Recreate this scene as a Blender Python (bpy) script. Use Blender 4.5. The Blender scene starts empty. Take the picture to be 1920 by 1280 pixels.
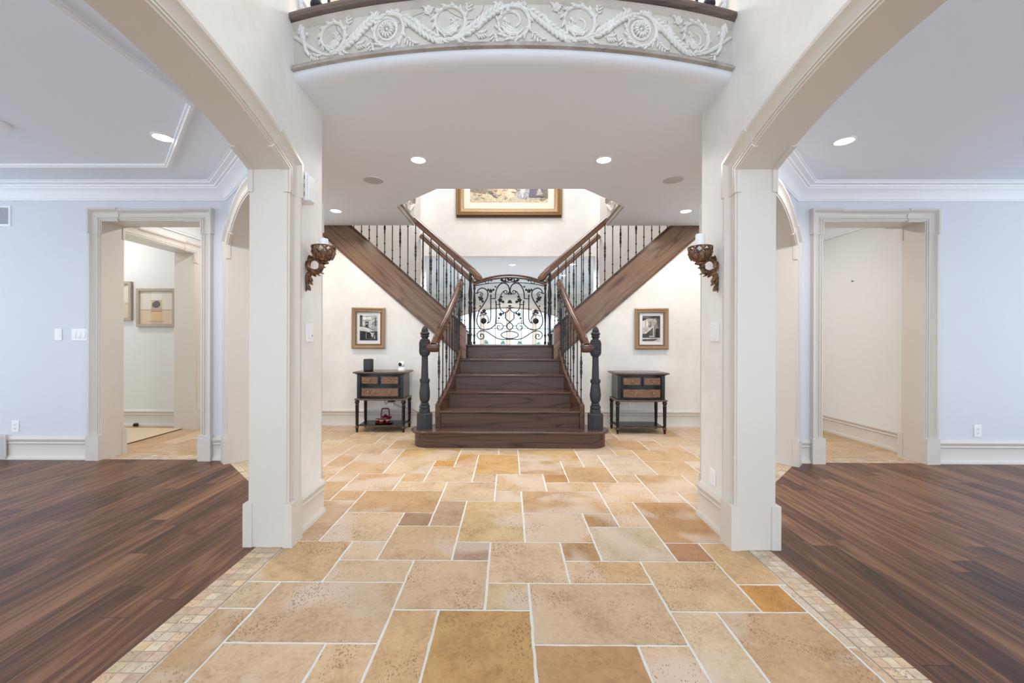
import bpy, bmesh, math, random
from math import sin, cos, pi, sqrt, atan2, radians
from mathutils import Vector, Matrix

random.seed(7)
SC = bpy.context.scene
COL = SC.collection

# ------------------------------------------------------------------ camera
FPX, PCX, PCY = 772.73, 948.97, 635.1          # focal length and principal point of the 1920 x 1280 frame
YAW, ROLL = -0.0066, 0.0029
cam_data = bpy.data.cameras.new('camera')
cam = bpy.data.objects.new('camera', cam_data)
COL.objects.link(cam)
cam_data.sensor_width = 36.0
cam_data.lens = FPX / 1920 * 36.0
cam_data.shift_x = (960 - PCX) / 1920
cam_data.shift_y = (PCY - 640) / 1920
cam_data.clip_start = 0.05
_f = Vector((sin(YAW), cos(YAW), 0)); _r = Vector((cos(YAW), -sin(YAW), 0)); _u = Vector((0, 0, 1))
_r2 = _r * cos(ROLL) + _u * sin(ROLL); _u2 = -_r * sin(ROLL) + _u * cos(ROLL)
cam.matrix_world = Matrix(((_r2.x, _u2.x, -_f.x, -0.014), (_r2.y, _u2.y, -_f.y, 0.0), (_r2.z, _u2.z, -_f.z, 1.1953), (0, 0, 0, 1)))
SC.camera = cam

# ------------------------------------------------------------------ light and exposure
SC.view_settings.view_transform = 'Standard'
SC.view_settings.look = 'None'
SC.view_settings.gamma = 1.0
SC.view_settings.use_curve_mapping = False
SC.view_settings.exposure = 0.09
world = bpy.data.worlds.new('world')
SC.world = world
world.use_nodes = True
_bg = world.node_tree.nodes['Background']
_bg.inputs['Color'].default_value = (0.80, 0.90, 1.0, 1)
_bg.inputs['Strength'].default_value = 2.4
DOWN_W = 10.0      # hall downlights
ROOM_W = 12.0      # downlights of the two side rooms
ENTRY_W = 26.0     # entrance downlights
VOID_W = 95.0     # unseen fill light added high over the stairwell
WARM = (1.0, 0.92, 0.82)
NEUT = (1.0, 0.97, 0.95)

def area_light(name, loc, size, power, color=WARM, parent=None, spread=180):
    d = bpy.data.lights.new(name, 'AREA')
    d.shape = 'DISK'; d.size = size; d.energy = power; d.color = color; d.spread = radians(spread)
    o = bpy.data.objects.new(name, d); COL.objects.link(o); o.location = loc
    if parent: o.parent = parent
    return o

area_light('stairwell_fill', (0, 5.9, 5.45), 1.6, VOID_W, (0.93, 0.96, 1.0))  # unseen fill lights, added to brighten the stairwell void
area_light('stairwell_fill', (-2.6, 6.2, 5.45), 0.8, 34, WARM)
area_light('stairwell_fill', (2.6, 6.2, 5.45), 0.8, 34, WARM)
area_light('gallery_fill', (0, 3.4, 5.4), 1.2, 60, (1.0, 0.90, 0.78))  # added warm fill for the upper gallery, no visible source

# ------------------------------------------------------------------ helpers
class MB:
    """collects geometry and links it as ONE mesh object"""
    def __init__(self):
        self.v = []; self.f = []; self.m = []; self.c = []; self.usecol = False
    def add(self, verts, faces, mat=0, col=None):
        b = len(self.v)
        self.v += [tuple(p) for p in verts]
        for f in faces:
            self.f.append([b + i for i in f]); self.m.append(mat); self.c.append(col)
        if col: self.usecol = True
        return self
    def box(self, x0, x1, y0, y1, z0, z1, mat=0, col=None):
        v = [(x0,y0,z0),(x1,y0,z0),(x1,y1,z0),(x0,y1,z0),(x0,y0,z1),(x1,y0,z1),(x1,y1,z1),(x0,y1,z1)]
        return self.add(v, [(0,3,2,1),(4,5,6,7),(0,1,5,4),(1,2,6,5),(2,3,7,6),(3,0,4,7)], mat, col)
    def prism(self, pts, off, mats=(0,0,0), sidemats=None):
        n = len(pts); off = Vector(off)
        a = [Vector(p) for p in pts]; b = [p + off for p in a]
        base = len(self.v); self.v += [tuple(p) for p in a + b]
        self.f.append([base + i for i in range(n)][::-1]); self.m.append(mats[0]); self.c.append(None)
        self.f.append([base + n + i for i in range(n)]); self.m.append(mats[1]); self.c.append(None)
        for i in range(n):
            j = (i + 1) % n
            self.f.append([base+i, base+j, base+n+j, base+n+i]); self.m.append(sidemats[i] if sidemats else mats[2]); self.c.append(None)
        return self
    def lathe(self, prof, c=(0,0,0), n=20, M=None, mat=0, cap=True, fn=None):
        M = M or Matrix.Identity(3); c = Vector(c); vs = []; fs = []
        for k, (r, z) in enumerate(prof):
            for i in range(n):
                a = 2*pi*i/n
                rr = r * (fn(a, k) if fn else 1)
                vs.append(c + M @ Vector((rr*cos(a), rr*sin(a), z)))
        for k in range(len(prof)-1):
            for i in range(n):
                j = (i+1) % n
                fs.append((k*n+i, k*n+j, (k+1)*n+j, (k+1)*n+i))
        if cap:
            fs.append(tuple(range(n))[::-1]); fs.append(tuple((len(prof)-1)*n+i for i in range(n)))
        return self.add(vs, fs, mat)
    def tube(self, pts, rad, n=8, mat=0, closed=False, flat=1.0, up=None, col=None):
        P = [Vector(p) for p in pts]; k = len(P)
        R = rad if isinstance(rad, (list, tuple)) else [rad]*k
        T = []
        for i in range(k):
            if closed: t = P[(i+1) % k] - P[i-1]
            else: t = P[min(i+1, k-1)] - P[max(i-1, 0)]
            if t.length < 1e-9: t = Vector((0,0,1))
            T.append(t.normalized())
        ref = Vector(up) if up else (Vector((0,0,1)) if abs(T[0].z) < .9 else Vector((1,0,0)))
        N = (ref - T[0]*ref.dot(T[0])).normalized(); vs = []
        for i in range(k):
            if i:
                if up: N = ref
                N = N - T[i]*N.dot(T[i])
                N = N.normalized() if N.length > 1e-6 else T[i].orthogonal().normalized()
            B = T[i].cross(N)
            for j in range(n):
                a = 2*pi*j/n
                vs.append(P[i] + N*(R[i]*flat*cos(a)) + B*(R[i]*sin(a)))
        fs = []
        for i in range(k if closed else k-1):
            i2 = (i+1) % k
            for j in range(n):
                j2 = (j+1) % n
                fs.append((i*n+j, i*n+j2, i2*n+j2, i2*n+j))
        if not closed:
            fs.append(tuple(range(n))[::-1]); fs.append(tuple((k-1)*n+j for j in range(n)))
        return self.add(vs, fs, mat, col)
    def ell(self, c, r, M=None, n=10, m=6, mat=0):
        M = M or Matrix.Identity(3); c = Vector(c); vs = []; fs = []
        for k in range(m+1):
            t = pi*k/m
            for i in range(n):
                a = 2*pi*i/n
                vs.append(c + M @ Vector((r[0]*sin(t)*cos(a), r[1]*sin(t)*sin(a), r[2]*cos(t))))
        for k in range(m):
            for i in range(n):
                fs.append((k*n+i, k*n+(i+1) % n, (k+1)*n+(i+1) % n, (k+1)*n+i))
        return self.add(vs, fs, mat)
    def sweep(self, path, prof, to3d, closed=False, mat=0):
        P = [Vector((p[0], p[1])) for p in path]; k = len(P); m = len(prof); vs = []
        for i in range(k):
            if closed: d0 = P[i]-P[i-1]; d1 = P[(i+1) % k]-P[i]
            else:
                d0 = P[i]-P[i-1] if i else P[1]-P[0]
                d1 = P[i+1]-P[i] if i < k-1 else P[i]-P[i-1]
            n0 = Vector((-d0.y, d0.x)).normalized(); n1 = Vector((-d1.y, d1.x)).normalized()
            nn = n0+n1; nn = nn.normalized() if nn.length > 1e-6 else n0
            nn = nn / max(.3, nn.dot(n0))
            for a, b in prof:
                q = P[i] + nn*a
                vs.append(Vector(to3d(q.x, q.y, b)))
        fs = []
        for i in range(k if closed else k-1):
            i2 = (i+1) % k
            for j in range(m):
                j2 = (j+1) % m
                fs.append((i*m+j, i*m+j2, i2*m+j2, i2*m+j))
        if not closed:
            fs.append(tuple(range(m))[::-1]); fs.append(tuple((k-1)*m+j for j in range(m)))
        return self.add(vs, fs, mat)
    def build(self, name, mats, parent=None, smooth=35, bevel=0, kind=None, label=None, cat=None, group=None, merge=True):
        me = bpy.data.meshes.new(name)
        me.from_pydata(self.v, [], self.f)
        mats = mats if isinstance(mats, (list, tuple)) else [mats]
        for mm in mats: me.materials.append(mm)
        me.polygons.foreach_set('material_index', self.m)
        if self.usecol:
            at = me.color_attributes.new('tint', 'FLOAT_COLOR', 'CORNER')
            vals = []
            for p, c in zip(me.polygons, self.c):
                c = c or (1, 1, 1, 1)
                vals += list(c) * p.loop_total
            at.data.foreach_set('color', vals)
        bm = bmesh.new(); bm.from_mesh(me)
        if merge: bmesh.ops.remove_doubles(bm, verts=bm.verts, dist=1e-6)
        bmesh.ops.recalc_face_normals(bm, faces=bm.faces)
        bm.to_mesh(me); bm.free()
        if smooth:
            me.polygons.foreach_set('use_smooth', [True]*len(me.polygons))
            me.set_sharp_from_angle(angle=radians(smooth))
        o = bpy.data.objects.new(name, me); COL.objects.link(o)
        if parent:
            o.parent = parent
        if bevel:
            bv = o.modifiers.new('bevel', 'BEVEL'); bv.width = bevel; bv.segments = 2; bv.limit_method = 'ANGLE'; bv.angle_limit = radians(40)
        tag(o, label, cat, group, kind)
        return o

def tag(o, label=None, cat=None, group=None, kind=None):
    if label: o['label'] = label
    if cat: o['category'] = cat
    if group: o['group'] = group
    if kind: o['kind'] = kind
    return o

def thing(name, label, cat, loc=(0,0,0), rz=0, group=None):
    o = bpy.data.objects.new(name, None); COL.objects.link(o)
    o.location = loc; o.rotation_euler = (0, 0, rz); o.empty_display_size = .1
    return tag(o, label, cat, group)

def copy_tree(o, parent=None):
    c = o.copy(); COL.objects.link(c); c.parent = parent
    for ch in list(o.children): copy_tree(ch, c)
    return c

def lin(r, g, b):
    f = lambda v: (v/255/12.92) if v/255 <= .04045 else ((v/255+.055)/1.055)**2.4
    return (f(r), f(g), f(b), 1)

# ------------------------------------------------------------------ materials
class NT:
    def __init__(self, name):
        self.mat = bpy.data.materials.new(name); self.mat.use_nodes = True
        self.t = self.mat.node_tree; self.b = self.t.nodes['Principled BSDF']
        self.out = self.t.nodes['Material Output']
    def n(self, typ, **kw):
        nd = self.t.nodes.new(typ)
        for k, v in kw.items(): setattr(nd, k, v)
        return nd
    def l(self, a, b): self.t.links.new(a, b)
    def put(self, sock, val):
        if hasattr(val, 'is_linked') or hasattr(val, 'links'): self.l(val, sock)
        else: sock.default_value = val
    def math(self, op, a, b=0.0, c=None):
        nd = self.n('ShaderNodeMath', operation=op)
        self.put(nd.inputs[0], a); self.put(nd.inputs[1], b)
        if c is not None: self.put(nd.inputs[2], c)
        return nd.outputs[0]
    def mix(self, fac, a, b, blend='MIX'):
        nd = self.n('ShaderNodeMix', data_type='RGBA', blend_type=blend)
        self.put(nd.inputs[0], fac); self.put(nd.inputs[6], a); self.put(nd.inputs[7], b)
        return nd.outputs[2]
    def coord(self, scale=(1,1,1), rot=(0,0,0), out='Object'):
        tc = self.n('ShaderNodeTexCoord'); src = tc.outputs[out]
        if any(rot):
            mr = self.n('ShaderNodeMapping'); self.l(src, mr.inputs[0]); mr.inputs['Rotation'].default_value = rot; src = mr.outputs[0]
        mp = self.n('ShaderNodeMapping'); self.l(src, mp.inputs[0]); mp.inputs['Scale'].default_value = scale
        return mp.outputs[0]
    def noise(self, vec, scale=5, detail=4, rough=.5, dist=0):
        nd = self.n('ShaderNodeTexNoise')
        self.l(vec, nd.inputs['Vector']); nd.inputs['Scale'].default_value = scale; nd.inputs['Detail'].default_value = detail
        nd.inputs['Roughness'].default_value = rough; nd.inputs['Distortion'].default_value = dist
        return nd.outputs['Fac']
    def ramp(self, fac, stops):
        nd = self.n('ShaderNodeValToRGB'); self.l(fac, nd.inputs[0])
        el = nd.color_ramp.elements
        el[0].position, el[0].color = stops[0]; el[1].position, el[1].color = stops[-1]
        for p, c in stops[1:-1]:
            e = el.new(p); e.color = c
        return nd.outputs[0]
    def bump(self, h, strength=.2, dist=.01):
        nd = self.n('ShaderNodeBump'); self.l(h, nd.inputs['Height']); nd.inputs['Strength'].default_value = strength; nd.inputs['Distance'].default_value = dist
        self.l(nd.outputs[0], self.b.inputs['Normal'])
    def base(self, c): self.put(self.b.inputs['Base Color'], c)
    def rough(self, r): self.put(self.b.inputs['Roughness'], r)

def plain(name, rgb, rough=.5, metal=0, var=.04, scale=6, spec=None):
    m = NT(name); c = lin(*rgb)
    f = m.noise(m.coord(), scale, 3)
    d = tuple(v*(1-var) for v in c[:3]) + (1,); e = tuple(min(1, v*(1+var)) for v in c[:3]) + (1,)
    m.base(m.mix(f, d, e)); m.rough(rough); m.b.inputs['Metallic'].default_value = metal
    if spec is not None: m.b.inputs['Specular IOR Level'].default_value = spec
    return m.mat

def plaster(name, rgb, rgb2, scale=1.6):
    m = NT(name)
    v = m.coord()
    f = m.noise(v, scale, 6, .6, .6); g = m.noise(v, scale*7, 4, .6, .3)
    k = m.math('ADD', m.math('MULTIPLY', f, .75), m.math('MULTIPLY', g, .25))
    m.base(m.ramp(k, [(.36, lin(*rgb)), (.64, lin(*rgb2))])); m.rough(.55)
    m.bump(m.noise(v, 9, 5, .6, .8), .12, .01)
    return m.mat

def wood(name, dark, light, axis='X', rough=.3, rot=0.0, ring=7.0, contrast=.75):
    """stained oak with straight pores and cathedral figure running along one axis"""
    m = NT(name)
    s = {'X': (.35, 4, 4), 'Y': (4, .35, 4), 'Z': (4, 4, .35)}[axis]
    p = {'X': (2.2, 70, 70), 'Y': (70, 2.2, 70), 'Z': (70, 70, 2.2)}[axis]
    v1 = m.coord(s, (0, rot, 0)); v2 = m.coord(p, (0, rot, 0))
    a = m.noise(v1, 1.0, 2.0, .45, .3)
    rings = m.math('PINGPONG', m.math('MULTIPLY', a, ring), .5)
    rings = m.math('MULTIPLY', rings, 2.0)
    rings = m.math('MULTIPLY', m.math('SUBTRACT', 1.0, m.math('POWER', m.math('SUBTRACT', 1.0, rings), 5.0)), 1.0)
    pores = m.noise(v2, 1.0, 3, .6)
    broad = m.noise(v1, .6, 2)
    k = m.math('ADD', m.math('MULTIPLY', rings, .30), m.math('ADD', m.math('MULTIPLY', pores, .55), m.math('MULTIPLY', broad, .25)))
    lo = .5 - contrast*.35; hi = .5 + contrast*.3
    m.base(m.ramp(k, [(lo+.04, lin(*dark)), (hi+.06, lin(*light))]))
    m.rough(rough); m.bump(pores, .06, .004)
    return m.mat

def planks(name):
    """dark oak strip floor, boards run along Y"""
    m = NT(name)
    tc = m.n('ShaderNodeTexCoord'); sp = m.n('ShaderNodeSeparateXYZ'); m.l(tc.outputs['Object'], sp.inputs[0])
    W, Lg = .125, 1.15
    xr = m.math('DIVIDE', sp.outputs[0], W); row = m.math('FLOOR', xr); xf = m.math('SUBTRACT', xr, row)
    wn = m.n('ShaderNodeTexWhiteNoise', noise_dimensions='1D'); m.l(row, wn.inputs['W'])
    yr = m.math('DIVIDE', m.math('ADD', sp.outputs[1], m.math('MULTIPLY', wn.outputs[0], 7.0)), Lg)
    cell = m.math('FLOOR', yr); yf = m.math('SUBTRACT', yr, cell)
    idv = m.n('ShaderNodeCombineXYZ'); m.l(row, idv.inputs[0]); m.l(cell, idv.inputs[1])
    w2 = m.n('ShaderNodeTexWhiteNoise', noise_dimensions='2D'); m.l(idv.outputs[0], w2.inputs['Vector'])
    rnd = w2.outputs['Value']
    # grain, shifted per board
    off = m.n('ShaderNodeCombineXYZ'); m.l(m.math('MULTIPLY', rnd, 31.0), off.inputs[0]); m.l(m.math('MULTIPLY', rnd, 17.0), off.inputs[1])
    va = m.n('ShaderNodeVectorMath', operation='ADD'); m.l(tc.outputs['Object'], va.inputs[0]); m.l(off.outputs[0], va.inputs[1])
    mp1 = m.n('ShaderNodeMapping'); m.l(va.outputs[0], mp1.inputs[0]); mp1.inputs['Scale'].default_value = (7, .55, 1)
    mp2 = m.n('ShaderNodeMapping'); m.l(va.outputs[0], mp2.inputs[0]); mp2.inputs['Scale'].default_value = (95, 3.0, 1)
    a = m.noise(mp1.outputs[0], 1, 2, .5, .5)
    rings = m.math('MULTIPLY', m.math('PINGPONG', m.math('MULTIPLY', a, 7.0), .5), 2.0)
    pores = m.noise(mp2.outputs[0], 1, 4, .65)
    broad = m.noise(mp1.outputs[0], .35, 3)
    k = m.math('ADD', m.math('MULTIPLY', rings, .22), m.math('ADD', m.math('MULTIPLY', pores, .42), m.math('MULTIPLY', broad, .34)))
    k = m.math('ADD', k, m.math('MULTIPLY', m.math('SUBTRACT', rnd, .5), .26))
    colr = m.ramp(k, [(.24, lin(46, 28, 19)), (.5, lin(97, 62, 43)), (.78, lin(154, 112, 80))])
    tone = m.mix(m.math('MULTIPLY', w2.outputs['Value'], .25), colr, lin(98, 60, 38), 'MIX')
    e1 = m.math('LESS_THAN', m.math('MINIMUM', xf, m.math('SUBTRACT', 1.0, xf)), .012)
    e2 = m.math('LESS_THAN', m.math('MINIMUM', yf, m.math('SUBTRACT', 1.0, yf)), .0016)
    gap = m.math('MAXIMUM', e1, e2)
    m.base(m.mix(gap, tone, lin(44, 28, 22)))
    m.rough(m.math('ADD', .30, m.math('MULTIPLY', pores, .16))); m.b.inputs['Specular IOR Level'].default_value = .32
    m.bump(m.math('SUBTRACT', m.math('MULTIPLY', pores, .4), gap), .12, .003)
    return m.mat

def travertine(name, fine=False):
    """honed stone; tone and texture offset come from each tile's own tint"""
    m = NT(name)
    at = m.n('ShaderNodeAttribute', attribute_name='tint')
    tc = m.n('ShaderNodeTexCoord')
    off = m.n('ShaderNodeVectorMath', operation='SCALE'); m.l(at.outputs['Color'], off.inputs[0]); off.inputs['Scale'].default_value = 37.0
    va = m.n('ShaderNodeVectorMath', operation='ADD'); m.l(tc.outputs['Object'], va.inputs[0]); m.l(off.outputs[0], va.inputs[1])
    v = va.outputs[0]
    cloud = m.noise(v, 3.2, 5, .6, .8)
    vein = m.noise(v, 11, 6, .7, 1.2)
    fineN = m.noise(v, 60, 3, .6)
    k = m.math('ADD', m.math('MULTIPLY', cloud, .40), m.math('ADD', m.math('MULTIPLY', vein, .32), m.math('MULTIPLY', fineN, .28)))
    shade = m.ramp(k, [(.34, (.68, .56, .44, 1)), (.5, (.97, .96, .95, 1)), (.66, (1.16, 1.2, 1.28, 1))])
    c = m.mix(1.0, at.outputs['Color'], shade, 'MULTIPLY')
    # worn paler islands
    worn = m.ramp(m.noise(v, 1.5, 3, .5, .6), [(.555, (0, 0, 0, 1)), (.63, (1, 1, 1, 1))])
    c = m.mix(m.math('MULTIPLY', worn, .55), c, lin(206, 188, 174))
    # pits
    vo = m.n('ShaderNodeTexVoronoi', feature='F1'); vo.inputs['Scale'].default_value = 120 if not fine else 150
    sv = m.n('ShaderNodeVectorMath', operation='MULTIPLY'); m.l(v, sv.inputs[0]); sv.inputs[1].default_value = (1, .5, 1)
    m.l(sv.outputs[0], vo.inputs['Vector'])
    where = m.ramp(m.noise(v, 4.2, 4, .65, .4), [(.44, (0, 0, 0, 1)), (.62, (1, 1, 1, 1))])
    pit = m.math('LESS_THAN', vo.outputs['Distance'], m.math('MULTIPLY', where, .36))
    c = m.mix(m.math('MULTIPLY', pit, .68), c, lin(112, 84, 58))
    m.base(c)
    m.rough(m.math('ADD', .34, m.math('MULTIPLY', cloud, .26)))
    m.b.inputs['Specular IOR Level'].default_value = .35
    m.bump(m.math('SUBTRACT', m.math('MULTIPLY', vein, .5), pit), .1, .004)
    return m.mat

def tinted(name, rough=.6, noise=.0):
    m = NT(name)
    at = m.n('ShaderNodeAttribute', attribute_name='tint')
    c = at.outputs['Color']
    if noise:
        f = m.noise(m.coord(), 26, 6, .7, 1.0)
        c = m.mix(noise, c, m.ramp(f, [(.3, (.02, .02, .02, 1)), (.7, (1, 1, 1, 1))]), 'OVERLAY')
    m.base(c); m.rough(rough)
    return m.mat

def emit(name, rgb, strength):
    m = NT(name)
    m.b.inputs['Emission Color'].default_value = lin(*rgb); m.b.inputs['Emission Strength'].default_value = strength
    m.base(lin(*rgb))
    return m.mat

def glass(name):
    m = NT(name)
    tr = m.n('ShaderNodeBsdfTransparent'); gl = m.n('ShaderNodeBsdfGlossy'); gl.inputs['Roughness'].default_value = .02
    tr.inputs[0].default_value = (.93, .97, .98, 1)
    fr = m.n('ShaderNodeFresnel'); fr.inputs[0].default_value = 1.45
    mx = m.n('ShaderNodeMixShader')
    m.l(fr.outputs[0], mx.inputs[0]); m.l(tr.outputs[0], mx.inputs[1]); m.l(gl.outputs[0], mx.inputs[2])
    m.l(mx.outputs[0], m.out.inputs[0])
    return m.mat

M = {}
M['plaster'] = plaster('foyer_plaster', (225, 222, 217), (237, 236, 233))
M['blue'] = plain('blue_paint', (215, 216, 223), .5, var=.015)
M['cream'] = plain('cream_paint', (225, 224, 221), .5, var=.015)
M['hallgrey'] = plain('pale_paint', (219, 219, 214), .5, var=.015)
M['tan'] = plain('tan_paint', (222, 192, 158), .5, var=.02)
M['ceil'] = plain('ceiling_paint', (230, 238, 249), .6, var=.01)
M['trim'] = plain('trim_enamel', (210, 203, 194), .32, var=.015)
M['white'] = plain('white_enamel', (236, 238, 241), .35, var=.01)
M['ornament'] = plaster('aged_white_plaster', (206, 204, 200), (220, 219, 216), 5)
M['ground'] = plaster('shaded_plaster_ground', (184, 178, 170), (202, 198, 191), 5)  # darker than the relief: shade between the carvings put into the colour
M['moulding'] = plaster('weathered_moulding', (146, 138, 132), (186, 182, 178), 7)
M['crack'] = plain('crack_dark', (96, 90, 86), .9)
M['trav'] = travertine('travertine')
M['mosaic'] = travertine('travertine_mosaic', True)
M['grout'] = plain('grout', (216, 214, 208), .8, var=.06, scale=40)
M['grout2'] = plain('fine_grout', (178, 158, 136), .8, var=.06, scale=40)
M['planks'] = planks('dark_oak_boards')
M['stairX'] = wood('dark_stained_oak', (28, 16, 13), (88, 63, 52), 'X', .26, ring=8)
M['stairZ'] = wood('dark_stained_oak_upright', (34, 20, 16), (92, 65, 52), 'Z', .28)
M['stairY'] = wood('dark_stained_oak_along', (34, 20, 16), (96, 68, 54), 'Y', .28)
M['stringL'] = wood('stained_oak_rising_right', (70, 51, 40), (136, 108, 88), 'X', .3, rot=-0.718, ring=9)
M['stringR'] = wood('stained_oak_rising_left', (70, 51, 40), (136, 108, 88), 'X', .3, rot=0.718, ring=9)
M['railL'] = wood('handrail_oak_rising_right', (62, 43, 33), (114, 83, 64), 'X', .26, rot=-0.718)
M['railR'] = wood('handrail_oak_rising_left', (62, 43, 33), (114, 83, 64), 'X', .26, rot=0.718)
M['railY'] = wood('handrail_oak_along', (52, 32, 24), (100, 67, 50), 'Y', .24)
M['curb'] = wood('curb_oak', (70, 58, 54), (118, 102, 94), 'X', .4)
M['iron'] = plain('black_iron', (44, 46, 50), .42, .35, var=.2, scale=30)  # unseen lights put in for the passages, no fittings built
M['newel'] = plain('dark_cast_newel', (48, 50, 54), .45, .2, var=.16, scale=24)
def patina():  # unseen light put in for the study, without a fitting
    m = NT('antique_bronze'); f = m.noise(m.coord(), 42, 5, .65, .6)
    m.base(m.ramp(f, [(.36, lin(52, 36, 28)), (.52, lin(112, 80, 58)), (.68, lin(176, 136, 98))])); m.rough(.4); m.b.inputs['Metallic'].default_value = .2
    m.bump(f, .35, .006); return m.mat
M['bronze'] = patina()
M['gold'] = plain('gold_leaf', (136, 106, 68), .45, .25, var=.22, scale=40)
M['goldwood'] = plain('bronzed_frame', (152, 124, 95), .36, .25, var=.14, scale=25)
M['taupe'] = plain('taupe_frame', (172, 156, 138), .5, var=.06)
M['candle'] = plain('white_wax', (238, 238, 240), .4, var=.01)
M['mat'] = plain('picture_mat', (222, 224, 226), .8, var=.01)
M['matcream'] = plain('cream_mat', (232, 220, 204), .8, var=.01)
M['art'] = tinted('print_ink', .5)
M['artn'] = tinted('oil_print', .45, .55)
M['tblack'] = plain('black_lacquer', (20, 21, 25), .28, var=.15)
M['tblack'].node_tree.nodes['Principled BSDF'].inputs['Roughness'].default_value = .2
M['tbrown'] = plain('rubbed_brown_edge', (96, 72, 52), .35, var=.25, scale=30)
M['knob'] = plain('turned_knob', (140, 102, 74), .3, var=.1)
M['red'] = plain('burgundy_ceramic', (104, 26, 36), .14, var=.1)
M['steel'] = plain('cup_glaze', (176, 168, 160), .15, .5)
M['speaker'] = plain('black_speaker_mesh', (52, 54, 60), .5, var=.2, scale=120)
M['plastic'] = plain('white_plastic', (240, 240, 242), .28, var=.005)
M['slot'] = plain('dark_slot', (60, 62, 66), .6)
M['black'] = plain('black_plastic', (22, 22, 24), .35)
M['cable'] = plain('dark_cable', (40, 40, 42), .5)
M['grille'] = plain('grey_grille', (186, 188, 194), .5)
M['lens'] = emit('lamp_lens', (255, 250, 244), 14.0)
M['glass'] = glass('clear_pane')
M['doorp'] = plain('door_paint', (206, 190, 176), .4, var=.02)
M['stone'] = plain('outdoor_paving', (196, 192, 186), .9, var=.1)
M['leaf'] = plain('conifer_flare_teal', (92, 150, 128), .8, var=.35, scale=12)  # teal of the lens flare put into the foliage colour
M['shrub'] = plain('shrub_green', (120, 160, 132), .8, var=.35, scale=14)
M['bark'] = plain('bark', (92, 76, 62), .9, var=.3)
M['rug'] = plain('woven_rug', (204, 184, 152), .9, var=.12, scale=60)
M['rugedge'] = plain('rug_binding', (84, 62, 38), .9)
def drawer_panel():
    m = NT('tooled_leather')
    v = m.coord((1, 1, 1))
    br = m.n('ShaderNodeTexMagic', turbulence_depth=3); m.l(v, br.inputs[0]); br.inputs['Scale'].default_value = 60
    f = m.noise(v, 55, 4, .6, 1.5)
    m.base(m.ramp(f, [(.36, lin(98, 68, 50)), (.55, lin(128, 92, 68)), (.70, lin(172, 136, 100))])); m.rough(.4)
    return m.mat
M['leather'] = drawer_panel()

# ------------------------------------------------------------------ the setting
SIDES = ((1, 'left'), (-1, 'right'))
BYTABLE = {'left': 'the table with the speaker', 'right': 'the empty-topped table'}
def arcpts(s0, s1, zs, rise, n=28):
    h = (s1-s0)/2; R = (h*h + rise*rise)/(2*rise); a0 = math.asin(h/R); cz = zs+rise-R; cs = (s0+s1)/2
    return [(cs + R*sin(-a0 + 2*a0*i/n), cz + R*cos(-a0 + 2*a0*i/n)) for i in range(n+1)]

class Plane:
    """a wall face: starts at P0, runs towards P1; nrm points into the wall; s mirrors the left half to the right"""
    def __init__(self, P0, P1, nrm, thick, s):
        self.P0 = Vector(P0); self.d = (Vector(P1)-Vector(P0)); self.L = self.d.length; self.d.normalize()
        self.n = Vector(nrm).normalized(); self.t = thick; self.s = s
    def front(self, a, z, b=0):
        p = self.P0 + self.d*a - self.n*b
        return (p.x*self.s, p.y, z)
    def back(self, a, z, b=0):
        p = self.P0 + self.d*a + self.n*(self.t+b)
        return (p.x*self.s, p.y, z)
    def wall(self, name, z0, z1, openings, mats):
        pts = [(0, z0)]; rev = []
        for op in openings:
            st = len(pts)
            pts += op
            rev += list(range(st, st+len(op)-1))
        pts += [(self.L, z0), (self.L, z1), (0, z1)]
        clean = []; sm = []
        for i, p in enumerate(pts):
            if clean and (abs(p[0]-clean[-1][0]) + abs(p[1]-clean[-1][1])) < 1e-6:
                sm[-1] = 2 if i in rev else 0; continue
            clean.append(p); sm.append(2 if i in rev else 0)
        off = self.n*self.t
        return MB().prism([self.front(*p) for p in clean], (off.x*self.s, off.y, 0), (0, 1, 2), sm).build(name, mats, kind='structure', smooth=30)

CASE = [(0,0),(0,.018),(.008,.020),(.010,.028),(.018,.028),(.020,.020),(.027,.020),(.029,.027),(.036,.027),(.038,.015),(.050,.015),(.066,.020),(.080,.030),(.088,.042),(.092,.047),(.110,.047),(.110,0)]
def grown(prof, e=.007):
    return [(a + (e if a > .05 else -e), b + (e if b > 0 else 0)) for a, b in prof]
BASE = [(0,0),(.030,0),(.030,.018),(.024,.030),(.018,.040),(.016,.044),(.016,.150),(.022,.156),(.024,.164),(.018,.172),(.018,.178),(.026,.190),(.028,.204),(.020,.218),(.012,.228),(0,.230)]
CROWN = [(0,-.150),(.014,-.150),(.014,-.138),(.022,-.132),(.030,-.112),(.055,-.078),(.092,-.055),(.096,-.044),(.112,-.044),(.116,-.030),(.150,-.024),(.152,-.010),(.165,-.008),(.165,0),(0,0)]
trim_no = [0]
def trim(mb, mats=None, smooth=30):
    trim_no[0] += 1
    return mb.build('trim_%d' % trim_no[0], mats or M['trim'], kind='structure', smooth=smooth)

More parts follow.
